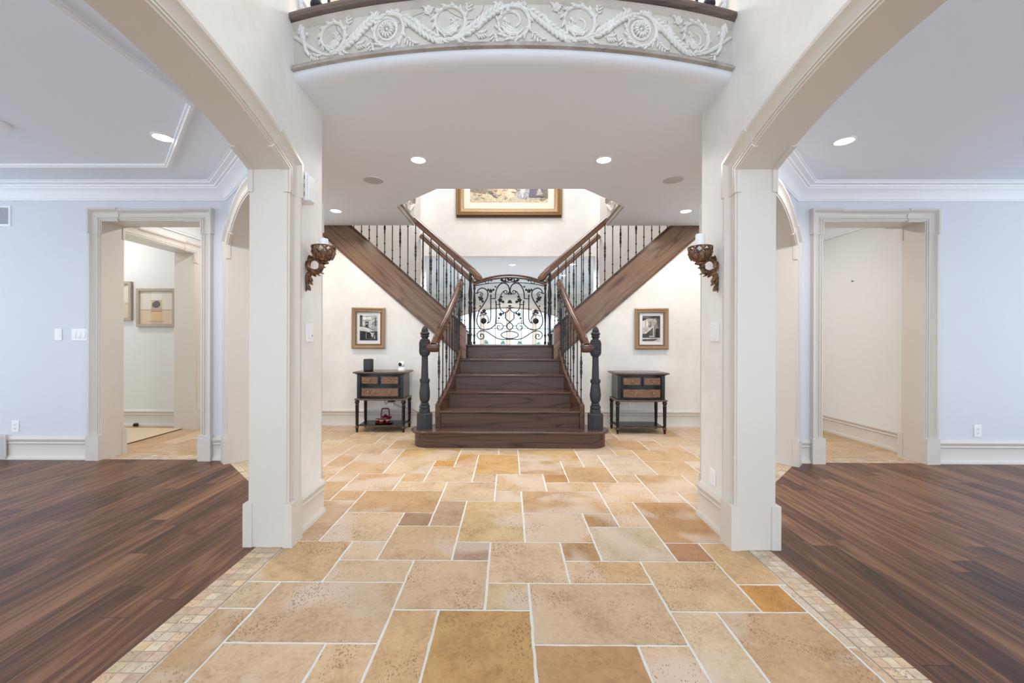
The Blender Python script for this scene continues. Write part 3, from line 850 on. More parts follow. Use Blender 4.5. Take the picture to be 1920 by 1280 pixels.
# short pieces of the same carving round the stairwell opening
for s, side in SIDES:
    def G(q, z, d=0, s=s): return (-s*(1.312-d), 4.80+q, z)
    def fg(q, s=s): return Vector((0, 1, 0)), Vector((0, 0, 1)), Vector((s, 0, 0))
    RG = Relief(G, fg)
    w = thing('stairwell_frieze', 'short carved plaster frieze at the stairwell edge, nearer %s' % BYTABLE[side], 'frieze', (0, 0, 0), group='stairwell friezes')
    mb = MB()
    prof = [(max(d, -.012), z) for d, z in FPROF]
    vs = [G(q, z, d) for q in (0, .80) for d, z in prof]; m = len(prof)
    mb.add(vs, [(j, (j+1) % m, m+(j+1) % m, m+j) for j in range(m)] + [tuple(range(m)), tuple(m+j for j in range(m))])
    mb.add([G(0, z, d) for d, z in ((-.01, ZC-.002), (.01, ZC-.002), (.012, 2.78), (-.01, 2.78))] + [G(.80, z, d) for d, z in ((-.01, ZC-.002), (.01, ZC-.002), (.012, 2.78), (-.01, 2.78))], [(0,1,2,3),(4,5,6,7),(0,1,5,4),(1,2,6,5),(2,3,7,6),(3,0,4,7)])
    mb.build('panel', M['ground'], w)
    vs = [G(q, z, d) for q in (0, .80) for d, z in [(max(d, -.012), z) for d, z in LPROF]]; ml = len(LPROF)
    MB().add(vs, [(j, (j+1) % ml, ml+(j+1) % ml, ml+j) for j in range(ml)] + [tuple(range(ml)), tuple(ml+j for j in range(ml))]).build('lower_moulding', M['moulding'], w)
    mb = MB(); vpn = [(.02+.76*i/30, ZM+.075*sin(2*pi*i/30*1.1+.6)) for i in range(31)]
    RG.tube(mb, vpn, [.011]*31, 7); RG.acanthus(mb, vpn[::3], 1, .06); mb.build('vine', M['ornament'], w)
    for q, tr in ((.22, -1), (.55, 1)):
        mb = MB(); p = RG.spiral(mb, q, ZM, .085, radians(90)*tr, tr, 1.4); RG.scrollheart(mb, q, ZM-.01, .05); RG.acanthus(mb, p[2:14:3], 1, .04); mb.build('scroll', M['ornament'], w)
    mb = MB().box(*sorted((-s*1.34, -s*1.285)), 4.80, 5.60, 3.051, 3.10)
    mb.build('curb', M['curb'], w, bevel=.012)

# ------------------------------------------------------------------ staircase
RIS = .1853
YK = [4.464, 4.700, 4.955, 5.212, 5.490, 5.770]
def WI(y):
    ys = [4.464, 4.700, 4.955, 5.212, 5.490, 5.770]; ws = [.862, .800, .733, .688, .662, .652]
    if y <= ys[0]: return ws[0]
    for i in range(5):
        if y <= ys[i+1]:
            t = (y-ys[i])/(ys[i+1]-ys[i]); return ws[i]+(ws[i+1]-ws[i])*t
    return ws[-1]
st = thing('staircase', 'dark stained oak stair of six risers flaring towards a rounded bottom step', 'staircase', (0, 4.464, 0))
def sch(mb, name, mat, **kw):
    return child(mb, name, mat, st, **kw)
# rounded bottom step
def roundstep(x, y0, y1, r, n=14):
    pts = [(-x+r, y0), (x-r, y0)]
    pts += [(x-r + r*sin(pi*i/n), y0 + r - r*cos(pi*i/n)) for i in range(1, n+1)]
    pts += [(x-r, y1), (-x+r, y1)]
    pts += [(-x+r - r*sin(pi*i/n), y0 + r + r*cos(pi*i/n)) for i in range(0, n)]
    out = []
    for p in pts:
        if not out or math.hypot(p[0]-out[-1][0], p[1]-out[-1][1]) > 1e-4: out.append(p)
    return out
a = roundstep(1.075, 4.505, 4.86, .17)
sch(MB().prism([(x, y, 0) for x, y in a], (0, 0, RIS-.03)), 'riser', M['stairX'], smooth=40)
a = roundstep(1.113, 4.464, 4.90, .205)
sch(MB().prism([(x, y, RIS-.03) for x, y in a], (0, 0, .03)), 'tread', M['stairX'], smooth=40, bevel=.010)
for k in range(1, 6):
    z = RIS*(k+1); y0 = YK[k]; y1 = YK[k+1]+.06 if k < 5 else 6.80
    wr = WI(y0+.03)
    sch(MB().box(-wr-.02, wr+.02, y0+.03, y0+.055, RIS*k-.005, z-.028), 'riser', M['stairX'], smooth=0)
    w0, w1 = WI(y0)+.02, WI(y1)+.02
    if k < 5:
        sch(MB().prism([(-w0, y0, z-.028), (w0, y0, z-.028), (w1, y1, z-.028), (-w1, y1, z-.028)], (0, 0, .028)), 'tread', M['stairX'], smooth=40, bevel=.009)
    else:
        sch(MB().prism([(-.69, y0, z-.028), (.69, y0, z-.028), (.69, 6.80, z-.028), (-.69, 6.80, z-.028)], (0, 0, .028)), 'landing', M['stairX'], smooth=40, bevel=.009)
for s, side in SIDES:
    mb = MB(); n = 26; T = .052; vs = []
    ys = [4.70 + (5.80-4.70)*i/n for i in range(n+1)]
    zt = lambda y: .44 + (y-4.70)*.715 - .05*sin(pi*min(1, max(0, (y-4.7)/1.1)))*.6
    for y in ys:
        w = WI(y)
        for ww, zz in ((w, RIS-.001), (w, zt(y)), (w+T, zt(y)), (w+T, RIS-.001)): vs.append((-s*ww, y, zz))
    fs = [(i*4+j, i*4+(j+1) % 4, (i+1)*4+(j+1) % 4, (i+1)*4+j) for i in range(n) for j in range(4)] + [(0,1,2,3), (n*4+3, n*4+2, n*4+1, n*4)]
    mb.add(vs, fs)
    sch(mb, 'stringer', M['stairY'], smooth=40)

# upper flights to left and right of the landing
for s, side in SIDES:
    lab = 'upper oak stair flight rising from the landing, above %s' % BYTABLE[side]
    fl2 = thing('upper_stair_flight', lab, 'staircase', (-s*.7, 6.2, 1.11), group='upper stair flights')
    c2 = lambda mb, nm, mt, fl2=fl2, **kw: child(mb, nm, mt, fl2, **kw)
    zt = lambda x: 1.763 + (x-1.10)*.875
    zb2 = lambda x: 1.32 + (x-1.10)*.87
    x0, x1 = .60, 2.95
    P = [(x0, zb2(x0)), (x0, zt(x0)), (x1, zt(x1)), (x1, zb2(x1))]
    c2(MB().prism([(-s*x, YB-.012, z) for x, z in P], (0, .05, 0)), 'stringer', M['stringL' if s > 0 else 'stringR'], smooth=0)
    P2 = [(x0, zt(x0)), (x0, zt(x0)+.042), (x1, zt(x1)+.042), (x1, zt(x1))]
    c2(MB().prism([(-s*x, YB-.020, z) for x, z in P2], (0, .075, 0)), 'shoe_rail', M['stairX'], smooth=0)
    P3 = [(x0, zb2(x0)), (x0, zb2(x0)+.03), (x1, zb2(x1)+.03), (x1, zb2(x1))]
    c2(MB().prism([(-s*x, YB-.024, z) for x, z in P3], (0, .03, 0)), 'edge_moulding', M['railL' if s > 0 else 'railR'], smooth=0)
    P = [(x0+.06, zb2(x0)), (x0+.06, zt(x0)-.02), (x1, zt(x1)-.02), (x1, zb2(x1))]
    c2(MB().prism([(-s*x, 6.69, z) for x, z in P], (0, .05, 0)), 'wall_stringer', M['stringL' if s > 0 else 'stringR'], smooth=0)
    run = .2125
    for k in range(10):
        xa = .68 + run*k; zz = RIS*6 + .186*(k+1)
        c2(MB().box(*sorted((-s*xa, -s*(xa+.02))), YB+.04, 6.69, zz-.19, zz-.026), 'riser', M['stairY'], smooth=0)
        c2(MB().box(*sorted((-s*(xa-.025), -s*(xa+run+.02))), YB+.04, 6.69, zz-.026, zz), 'tread', M['stairY'], smooth=0)

# railings of the upper flights
for s, side in SIDES:
    fr = thing('stair_railing', 'longer front oak and iron railing of the upper flight above %s' % BYTABLE[side], 'railing', (-s*.5, 5.66, 1.2), group='upper flight front railings')
    cf = lambda mb, nm, mt, fr=fr, **kw: child(mb, nm, mt, fr, **kw)
    yR = 5.668
    hz = lambda x: 2.075 + (x-.462)*.873
    prof = [(a*1.15, b*1.35) for a, b in [(-.032, -.028), (.032, -.028), (.036, -.012), (.026, .004), (.030, .018), (.018, .032), (0, .036), (-.018, .032), (-.030, .018), (-.026, .004), (-.036, -.012)]]
    mb = MB(); vs = []
    xs = [.50, .9, 1.3, 2.0, 2.9]
    for x in xs: vs += [(-s*(x - b*.62), yR+a, hz(x)+b*.80) for a, b in prof]
    m = len(prof)
    mb.add(vs, [(i*m+j, i*m+(j+1) % m, (i+1)*m+(j+1) % m, (i+1)*m+j) for i in range(len(xs)-1) for j in range(m)] + [tuple(range(m)), tuple((len(xs)-1)*m+j for j in range(m))])
    mb.tube([(-s*.58, yR, hz(.58)+.004), (-s*.53, yR, hz(.53)+.003), (-s*.48, yR-.003, hz(.48)-.004), (-s*.445, yR-.008, hz(.445)-.016), (-s*.428, yR-.014, hz(.445)-.040), (-s*.430, yR-.018, hz(.445)-.066), (-s*.434, yR-.018, hz(.445)-.084)], [.030, .040, .047, .052, .053, .048, .022], 18)
    cf(mb, 'handrail', M['railL' if s > 0 else 'railR'], smooth=45)
    zc = lambda x: 1.763 + (x-1.10)*.875 + .042
    for k in range(20):
        x = .66 + .1065*k
        cf(baluster(MB(), -s*x, yR-.012, zc(x)-.01, hz(x)-.02, k % 2 == 0), 'baluster', M['iron'])
    cf(post(MB(), -s*.545, yR-.008, RIS*6-.002, hz(.545)-.02, .021), 'post', M['iron'])
    br = thing('stair_railing', 'short rear oak and iron railing of the upper flight above %s' % BYTABLE[side], 'railing', (-s*.7, 6.72, 1.2), group='upper flight back railings')
    cb = lambda mb, nm, mt, br=br, **kw: child(mb, nm, mt, br, **kw)
    yK = 6.72; hb = lambda x: 2.175 + (x-.66)*.885
    mb = MB(); vs = []; xs = [.60, 1.0, 1.455]
    for x in xs: vs += [(-s*(x - b*.62), yK+a, hb(x)+b*.8) for a, b in prof]
    mb.add(vs, [(i*m+j, i*m+(j+1) % m, (i+1)*m+(j+1) % m, (i+1)*m+j) for i in range(len(xs)-1) for j in range(m)] + [tuple(range(m)), tuple((len(xs)-1)*m+j for j in range(m))])
    cb(mb, 'handrail', M['railL' if s > 0 else 'railR'], smooth=45)
    for k in range(7):
        x = .735 + .115*k
        cb(baluster(MB(), -s*x, yK, 1.27 + (x-.66)*.875, hb(x)-.02, k % 2 == 0), 'baluster', M['iron'])

# lower railings
for s, side in SIDES:
    lr = thing('stair_railing', 'curved oak handrail and iron balusters of the lower stair, nearer %s' % BYTABLE[side], 'railing', (-s*.85, 4.7, .44), group='lower stair railings')
    cl = lambda mb, nm, mt, lr=lr, **kw: child(mb, nm, mt, lr, **kw)
    key = [(4.60, 1.100), (4.627, 1.150), (4.70, 1.232), (4.785, 1.318), (4.911, 1.429), (5.062, 1.555), (5.206, 1.666), (5.437, 1.828), (5.60, 1.925), (5.728, 1.988)]
    def rz(y):
        for (ya, za), (yb, zb_) in zip(key, key[1:]):
            if y <= yb: return za + (zb_-za)*max(0, (y-ya))/(yb-ya)
        return key[-1][1]
    pts = []
    for i in range(29):
        y = 4.612 + (5.715-4.612)*i/28
        pts.append(Vector((-s*(WI(y)+.026), y, rz(y))))
    mb = MB(); vs = []
    for i, p in enumerate(pts):
        t = (pts[min(i+1, 28)] - pts[max(i-1, 0)]).normalized()
        h = t.cross(Vector((0, 0, 1))).normalized(); u = h.cross(t)
        vs += [p + h*a + u*b for a, b in prof]
    mb.add(vs, [(i*m+j, i*m+(j+1) % m, (i+1)*m+(j+1) % m, (i+1)*m+j) for i in range(28) for j in range(m)] + [tuple(range(m)), tuple(28*m+j for j in range(m))])
    cl(mb, 'handrail', M['railY'], smooth=45)
    mb = MB()
    Mx = Matrix(((0, 0, -s), (0, 1, 0), (1, 0, 0)))
    mb.lathe([(.0, -.066), (.034, -.066), (.050, -.060), (.055, -.048), (.055, .034), (.046, .044), (.040, .066)], (-s*.868, 4.632, 1.098), 22, Mx)
    cl(mb, 'volute', M['stairX'], smooth=40)
    ztf = lambda y: .44 + (y-4.70)*.715 - .05*sin(pi*min(1, max(0, (y-4.7)/1.1)))*.6
    for k in range(10):
        y = 4.735 + .104*k
        cl(baluster(MB(), -s*(WI(y)+.026), y, ztf(y)-.004, rz(y)-.015, k % 2 == 0), 'baluster', M['iron'])

# newel posts on the bottom step
for s, side in SIDES:
    nw = thing('newel_post', 'tall dark cast newel post with pinecone finial, nearer %s' % BYTABLE[side], 'newel post', (-s*.965, 4.66, RIS), group='newel posts of the bottom step')
    mat = M['newel']
    mb = MB().lathe([(.088, 0), (.088, .165), (.080, .175), (.062, .178)], n=8, M=Matrix.Rotation(pi/8, 3, 'Z')); mb.build('base', mat, nw, smooth=20)
    mb = MB().lathe([(.060, .176), (.060, .215), (.052, .222), (.058, .232), (.060, .245), (.056, .258), (.044, .262), (.048, .272), (.046, .284), (.036, .292)], n=24); mb.build('collar', mat, nw, smooth=30)
    mb = MB().lathe([(.036, .290), (.046, .302), (.056, .335), (.060, .375), (.057, .42), (.050, .475), (.046, .52), (.050, .545), (.040, .552)], n=32, fn=lambda a, k: 1 + .05*sin(a*8 + k*1.1)); mb.build('leaf_cup', mat, nw, smooth=50)
    mb = MB()
    for i in range(8):
        a = 2*pi*i/8
        mb.ell((.043*cos(a), .043*sin(a), .535), (.016, .012, .026), Matrix.Rotation(a, 3, 'Z'), 8, 6)
    mb.build('leaf_tips', mat, nw)
    mb = MB().lathe([(.039, .55), (.037, .62), (.034, .72), (.033, .80), (.035, .818)], n=36, fn=lambda a, k: 1 + .07*sin(a*12)); mb.build('fluted_shaft', mat, nw, smooth=60)
    mb = MB().box(-.052, .052, -.052, .052, .838, .985); mb.lathe([(.036, .815), (.052, .823), (.056, .832), (.050, .840)], n=20)
    blk = mb.build('block', mat, nw, smooth=30, bevel=.006)
    mb = MB()
    for sx, sy in ((0, -1), (-1, 0), (1, 0)):
        c = Vector((sx*.0525, sy*.0525, .912)); t = Vector((abs(sy), abs(sx), 0)); nrm = Vector((sx, sy, 0))
        for i in range(4):
            ang = pi/4 + pi/2*i
            mb.ell(c + t*.016*cos(ang) + Vector((0, 0, .016*sin(ang))), (.011, .011, .011), None, 8, 5)
        mb.ell(c, (.009, .009, .009), None, 8, 5)
        fr_ = [c + t*a_ + Vector((0, 0, b_)) for a_, b_ in ((-.036, -.054), (.036, -.054), (.036, .054), (-.036, .054))]
        mb.tube(fr_, .005, 6, closed=True)
    mb.build('carved_panel', mat, blk)
    mb = MB().lathe([(.050, .985), (.056, .993), (.050, 1.002), (.034, 1.008), (.036, 1.022), (.046, 1.032), (.050, 1.040), (.042, 1.050)], n=24); mb.build('neck', mat, nw, smooth=30)
    mb = MB().lathe([(.030, 1.046), (.047, 1.056), (.052, 1.070), (.044, 1.084), (.031, 1.090), (.034, 1.10), (.031, 1.12), (.022, 1.142), (.008, 1.155), (.0, 1.157)], n=24, fn=lambda a, k: 1 + .06*sin(a*6 + k*.8)); 
    for j in range(4):
        for i in range(7):
            a = 2*pi*(i + .5*(j % 2))/7; rr = [.032, .029, .022, .012][j]
            mb.ell((rr*cos(a), rr*sin(a), 1.096 + .015*j), (.009, .009, .010), None, 6, 5)
    mb.build('finial', mat, nw, smooth=60)

# wrought iron gate panel at the back of the landing
gt = thing('iron_gate_panel', 'scrolled black wrought iron panel with arched oak rail at the back of the landing', 'railing', (0, 6.72, 1.11))
GU = .001087
def gp(x, y): return ((x-757)*GU - .0, 6.72, 1.195 - (y/8 + 500 - 635.1)/772.7*6.72)
def gcurve(mb, pts, r=.0062, mirror=True, sm=3, sides=(1, -1)):
    P = [Vector((a, b)) for a, b in pts]; out = []
    for i in range(len(P)-1):
        p0, p1, p2, p3 = P[max(i-1, 0)], P[i], P[i+1], P[min(i+2, len(P)-1)]
        for k in range(sm):
            t = k/sm
            out.append(.5*((2*p1) + (p2-p0)*t + (2*p0-5*p1+4*p2-p3)*t*t + (3*p1-p0-3*p2+p3)*t**3))
    out.append(P[-1])
    for mm in (sides if mirror else (1,)):
        mb.tube([gp(757 + mm*(q.x-757), q.y) for q in out], r*1.35, 7)
def gleaf(mb, x, y, size, ang=0, sides=(1, -1)):
    size *= 1.12
    for mm in sides:
        c = Vector(gp(757 + mm*(x-757), y))
        for k in range(5):
            a = radians(ang) + 2*pi*k/5
            a = a if mm > 0 else pi-a
            d = Vector((cos(a), 0, sin(a)))
            Mx = Matrix((d, Vector((-d.z, 0, d.x)), Vector((0, 1, 0)))).transposed()
            mb.ell(c + d*size*.5, (size*.60, size*.46, .007), Mx, 8, 5)
        mb.ell(c, (size*.55, .009, size*.55), None, 8, 5)
gc = lambda mb, nm, mt=M['iron'], **kw: child(mb, nm, mt, gt, **kw)
rail = MB(); vs = []
gx = [-.60 + 1.2*i/24 for i in range(25)]
gz = lambda x: 2.235 - .205*(x/.60)**2*.62
for x in gx: vs += [(x, 6.72+a, gz(x)-.025+b*.8) for a, b in prof]
rail.add(vs, [(i*m+j, i*m+(j+1) % m, (i+1)*m+(j+1) % m, (i+1)*m+j) for i in range(24) for j in range(m)] + [tuple(range(m)), tuple(24*m+j for j in range(m))])
gc(rail, 'top_rail', M['stairX'], smooth=45)
for sg in (-1, 1):
    gc(post(MB(), sg*.578, 6.72, RIS*6-.002, 2.135, .0165), 'post')
mb = MB(); gcurve(mb, [(232, 288), (340, 266), (450, 250), (600, 239), (757, 235), (914, 239), (1064, 250), (1174, 266), (1282, 290)], .005, False); gc(mb, 'upper_bar')
mb = MB()
for mm in (1, -1):
    mb.tube([gp(757+mm*(412+30*cos(t*pi/10)-757), 218+32*sin(t*pi/10)) for t in range(20)], .006, 6, closed=True)
    for x0, x1, y in ((382, 318, 226), (442, 505, 208)):
        mb.tube([gp(757+mm*(x0-757), y-2), gp(757+mm*(x1-757), y)], [.006, .002], 6)
        mb.ell(gp(757+mm*((x0*.45+x1*.55)-757), y), (.008, .008, .022), None, 8, 5)
gc(mb, 'ring_ornament')
mb = MB()
gcurve(mb, [(610, 200), (640, 190), (665, 210), (700, 205), (690, 180), (715, 168), (740, 190), (757, 205)], .006); gcurve(mb, [(630, 215), (680, 222), (735, 215), (757, 185)], .006)
for x, y in ((640, 196), (680, 214), (730, 186)): gleaf(mb, x, y, .018)
gc(mb, 'centre_scroll')
for sd in ((1,), (-1,)):
    lyr = MB()
    gcurve(lyr, [(338, 412), (318, 402), (312, 425), (335, 440), (350, 415), (335, 385), (300, 380), (272, 400)], .005, sides=sd)
    gcurve(lyr, [(242, 395), (268, 393), (280, 350), (320, 322), (355, 320), (395, 338), (425, 380), (425, 440), (395, 510), (345, 590), (305, 650), (275, 730), (262, 810), (280, 880), (325, 928), (390, 945), (455, 932), (510, 895), (548, 850), (555, 780), (556, 680), (552, 560), (550, 530)], .0072, sides=sd)
    gc(lyr, 'lyre_scroll')
mb = MB()
gcurve(mb, [(472, 440), (472, 520), (472, 640), (472, 740), (465, 800), (445, 835), (412, 845)], .0068)
gcurve(mb, [(290, 745), (330, 722), (380, 722), (420, 745), (438, 790), (428, 840)], .006)
gcurve(mb, [(465, 478), (500, 478), (545, 478)], .006); gcurve(mb, [(540, 478), (545, 390), (565, 320), (600, 270), (640, 246), (680, 246), (720, 268), (745, 310), (752, 360)], .0072)
gcurve(mb, [(548, 564), (600, 566), (620, 564)], .0055)
for x, y in ((472, 432), (550, 520)):
    for mm in (1, -1):
        xx = 757+mm*(x-757)
        mb.lathe([(.020, 0), (.016, .012), (.0, .045)], gp(xx, y+14), 8)
        mb.lathe([(.015, -.004), (.015, .004)], gp(xx, y+42), 8)
gc(mb, 'spear_bars')
mb = MB()
gcurve(mb, [(700, 392), (715, 372), (700, 355), (678, 362), (672, 385), (690, 405), (722, 402), (745, 380), (757, 350), (760, 318)], .006)
gcurve(mb, [(668, 362), (635, 400), (612, 460), (603, 530), (604, 590), (622, 640), (655, 675), (700, 683), (735, 660), (745, 628), (725, 608), (702, 618)], .0066)
mb.lathe([(.006, -.04), (.013, -.02), (.015, .0), (.010, .03), (.006, .05)], gp(757, 360), 10)
gc(mb, 'heart_scroll')
mb = MB()
for x, y, sz, an in ((470, 362, .036, 20), (432, 345, .022, 60), (512, 345, .022, -30), (540, 300, .016, 0), (325, 480, .040, 10), (298, 460, .022, 40), (350, 520, .024, -20), (312, 590, .016, 0), (612, 500, .040, 30), (655, 525, .026, 0), (632, 450, .018, 0), (370, 665, .036, 90), (398, 700, .022, 0), (338, 690, .022, 30), (620, 712, .034, 15), (660, 700, .02, 0), (595, 770, .02, 70), (580, 812, .012, 0), (740, 405, .02, 0)):
    for sd in ((1,), (-1,)):
        mb = MB(); gleaf(mb, x, y, sz*.86, an, sd); gc(mb, 'leaf_cluster')
mb = MB()
for y, sz in ((540, .040), (520, .028), (580, .026), (610, .018)):
    for k in range(6):
        a = pi*(k+.2)/5.4 + (0 if y < 560 else pi)
        d = Vector((cos(a), 0, sin(a))); Mx = Matrix((d, Vector((-d.z, 0, d.x)), Vector((0, 1, 0)))).transposed()
        mb.ell(Vector(gp(757, y)) + d*sz*.5, (sz*.6, sz*.28, .007), Mx, 8, 5)
gc(mb, 'palmette')
for mm in (1, -1):
    mb = MB().lathe([(.0, -.010), (.03, -.010), (.046, -.005), (.049, 0), (.046, .005), (.03, .010), (.0, .010)], gp(757+mm*(366-757), 812), 24, Matrix(((1,0,0),(0,0,1),(0,1,0)))); gc(mb, 'boss')
mb = MB()
gcurve(mb, [(692, 690), (694, 730), (692, 770), (722, 800), (757, 830), (790, 860), (802, 890), (790, 925), (757, 948)], .007)
gcurve(mb, [(548, 850), (585, 842), (625, 848), (655, 882), (648, 925), (612, 950), (580, 935), (568, 905), (585, 880), (612, 890)], .0058)
gcurve(mb, [(650, 886), (680, 886), (706, 886)], .0055)
gc(mb, 'knot')
mb = MB()
mb.tube([gp(757+128*cos(t*pi/16), 1020+54*sin(t*pi/16)) for t in range(32)], .0088, 6, closed=True)
gcurve(mb, [(335, 1045), (318, 1035), (322, 1012), (350, 1010), (370, 1040), (350, 1080), (305, 1082), (270, 1040), (275, 995), (310, 965), (360, 960), (420, 978), (490, 1025), (560, 1068), (630, 1088), (690, 1086), (757, 1086)], .0066)
for x in (680,): 
    for mm in (1, -1): mb.lathe([(.012, -.008), (.012, .008)], gp(757+mm*(x-757), 1086), 8)
gc(mb, 'lower_scroll')

# ------------------------------------------------------------------ side tables and what stands on them
def bow(x, half, depth): return depth*(1-(x/half)**2)
def make_table(label, loc):
    t = thing('side_table', label, 'side table', loc, 0, 'pair of bow-fronted side tables')
    W, D = .30, .155                       # half width, half depth (front is -y)
    def front(half, y, d, n=16): return [(-half + 2*half*i/n, y - bow(-half+2*half*i/n, half, d)) for i in range(n+1)]
    def slab(half, y0, y1, d, z0, z1):
        return MB().prism([(x, y, z0) for x, y in front(half, y0, d) + [(half, y1), (-half, y1)]], (0, 0, z1-z0))
    top = slab(.345, -.195, .185, .035, .752, .770); top.build('top', M['tbrown'], t, smooth=20, bevel=.007)
    slab(.325, -.178, .172, .034, .769, .7735).build('top_panel', M['tblack'], t, smooth=20)
    slab(.318, -.172, .172, .032, .740, .753).build('top_moulding', M['tblack'], t, smooth=20, bevel=.004)
    slab(.295, -.150, .160, .030, .430, .741).build('case', M['tblack'], t, smooth=20, bevel=.003)
    slab(.325, -.182, .175, .032, .410, .430).build('base_moulding', M['tbrown'], t, smooth=20, bevel=.006)
    for sx in (-1, 1):
        MB().box(*sorted((sx*.255, sx*.297)), -.166, -.14, .432, .738).build('stile', M['tblack'], t, smooth=0, bevel=.003)
    def drawer(x0, x1, z0, z1, knobs):
        n = 10; yy = lambda x: -.152 - bow(x, .295, .030)
        xs = [x0 + (x1-x0)*i/n for i in range(n+1)]
        d = MB().prism([(x, yy(x)-.014, z0) for x in xs] + [(x, yy(x)+.01, z0) for x in xs[::-1]], (0, 0, z1-z0)).build('drawer', M['tblack'], t, smooth=20, bevel=.004)
        e = .020; xs2 = [x0+e + (x1-x0-2*e)*i/n for i in range(n+1)]
        MB().prism([(x, yy(x)-.017, z0+e) for x in xs2] + [(x, yy(x)-.008, z0+e) for x in xs2[::-1]], (0, 0, z1-z0-2*e)).build('leather_panel', M['leather'], d, smooth=20)
        for xk in knobs:
            MB().lathe([(.0, .030), (.010, .029), (.015, .022), (.014, .016), (.007, .010), (.007, 0), (.012, -.002)], (xk, yy(xk)-.016, (z0+z1)/2), 14, Matrix(((1,0,0),(0,0,-1),(0,1,0)))).build('knob', M['knob'], d)
    drawer(-.250, -.006, .604, .728, (-.128,)); drawer(.006, .250, .604, .728, (.128,)); drawer(-.250, .250, .446, .584, (-.135, .135))
    for sx in (-1, 1):
        for sy in (-1, 1):
            x, y = sx*.297, sy*.155
            leg = MB().lathe([(.012, 0), (.014, .02), (.018, .04), (.0165, .055), (.020, .062), (.021, .072), (.018, .080), (.0155, .088), (.0185, .10)], (x, y, 0), 16)
            leg.lathe([(.018, .098), (.0215, .345)], (x, y, 0), 24, fn=lambda a, k: 1 + .07*sin(a*8))
            leg.lathe([(.018, .345), (.024, .350), (.018, .356), (.020, .362), (.028, .375), (.029, .390), (.022, .402), (.020, .412)], (x, y, 0), 16)
            lo = leg.build('leg', M['tblack'], t, smooth=40)
            MB().lathe([(.0225, .055), (.0235, .066), (.0225, .077)], (x, y, 0), 16).lathe([(.0225, .346), (.0255, .350), (.0225, .354)], (x, y, 0), 16).build('ring', M['tbrown'], lo)
    slab(.285, -.145, .150, .028, .074, .094).build('shelf', M['tblack'], t, smooth=20, bevel=.005)
    slab(.288, -.149, .152, .029, .078, .088).build('shelf_edge', M['tbrown'], t, smooth=20)
    return t
make_table('black bow-fronted side table carrying a speaker and a white camera', (-1.652, 5.405, .0))
make_table('black bow-fronted side table with nothing on its top or shelf', (1.661, 5.375, .0))

sp = thing('smart_speaker', 'dark cylindrical speaker standing on the side table', 'speaker', (-1.846, 5.37, .7735))
MB().lathe([(.055, 0), (.060, .004), (.061, .012), (.0, .012)], n=28).build('foot', M['black'], sp)
MB().lathe([(.062, .012), (.0635, .02), (.0635, .140), (.062, .146)], n=32).build('mesh_body', M['speaker'], sp)
MB().lathe([(.062, .146), (.061, .152), (.050, .155), (.0, .155)], n=32).build('top_cap', M['black'], sp)

cm = thing('security_camera', 'small white round camera on the side table beside the speaker', 'camera', (-1.425, 5.42, .7735))
MB().lathe([(.046, 0), (.047, .006), (.042, .030), (.030, .046), (.022, .052)], n=26).build('base', M['plastic'], cm)
hd = MB().ell((0, 0, .082), (.040, .040, .040), None, 24, 16).build('head', M['plastic'], cm)
dv = Vector((-.40, -.9, .05)).normalized(); q = dv.to_track_quat('Z', 'Y').to_matrix()
MB().lathe([(.0, .010), (.020, .009), (.025, .004), (.026, -.004)], Vector((0, 0, .082)) + dv*.033, 20, q).build('face', M['black'], hd)
MB().lathe([(.0, .004), (.007, .003), (.008, -.001)], Vector((0, 0, .082)) + dv*.043, 14, q).build('lens', M['slot'], hd)
MB().tube([(.030, .03, .012), (.055, .035, .028), (.085, .055, .022), (.10, .09, .010), (.115, .12, .004), (.13, .16, .003)], .0022, 6).build('cord', M['plastic'], cm)

TX, TY, TZ = -1.640, 5.375, .094
tr = thing('serving_tray', 'round burgundy tray on the side table shelf, under the teapot and cups', 'tray', (TX, TY, TZ))
MB().lathe([(.0, .0), (.095, .0), (.110, .006), (.118, .014), (.114, .014), (.104, .008), (.0, .006)], n=36, cap=False).build('dish', M['red'], tr)
tp = thing('teapot', 'burgundy ceramic teapot with a tall square hoop handle on the round tray', 'teapot', (TX+.005, TY+.035, TZ+.006))
MB().lathe([(.0, 0), (.036, 0), (.040, .005), (.058, .022), (.064, .044), (.056, .066), (.036, .078), (.030, .080)], n=30).build('body', M['red'], tp)
MB().lathe([(.030, .080), (.032, .083), (.020, .091), (.007, .095), (.009, .101), (.007, .106), (.0, .107)], n=20).build('lid', M['red'], tp)
MB().tube([(.050, -.010, .040), (.072, -.020, .055), (.088, -.026, .078)], [.014, .010, .008], 10).build('spout', M['red'], tp)
MB().tube([(-.056, 0, .055), (-.054, 0, .10), (-.045, 0, .168), (-.038, 0, .176), (.038, 0, .176), (.045, 0, .168), (.054, 0, .10), (.056, 0, .055)], .0085, 10).build('handle', M['red'], tp)
def cup(lbl, x, y):
    c = thing('tea_cup', lbl, 'cup', (x, y, TZ+.007), 0, 'burgundy cups round the teapot')
    MB().lathe([(.0, 0), (.020, 0), (.026, .006), (.030, .022), (.032, .050), (.029, .050), (.026, .020), (.0, .008)], n=24, cap=False).build('bowl', M['red'], c)
    MB().lathe([(.0315, .036), (.0328, .038), (.0333, .050), (.0322, .0515), (.030, .0505)], n=24, cap=False).build('rim', M['steel'], c)
cup('burgundy tea cup on the tray, farthest from the teapot spout', TX-.078, TY-.030)
cup('middle one of the three burgundy cups, in front of the teapot', TX-.008, TY-.082)
cup('burgundy tea cup on the tray, under the teapot spout', TX+.062, TY-.058)

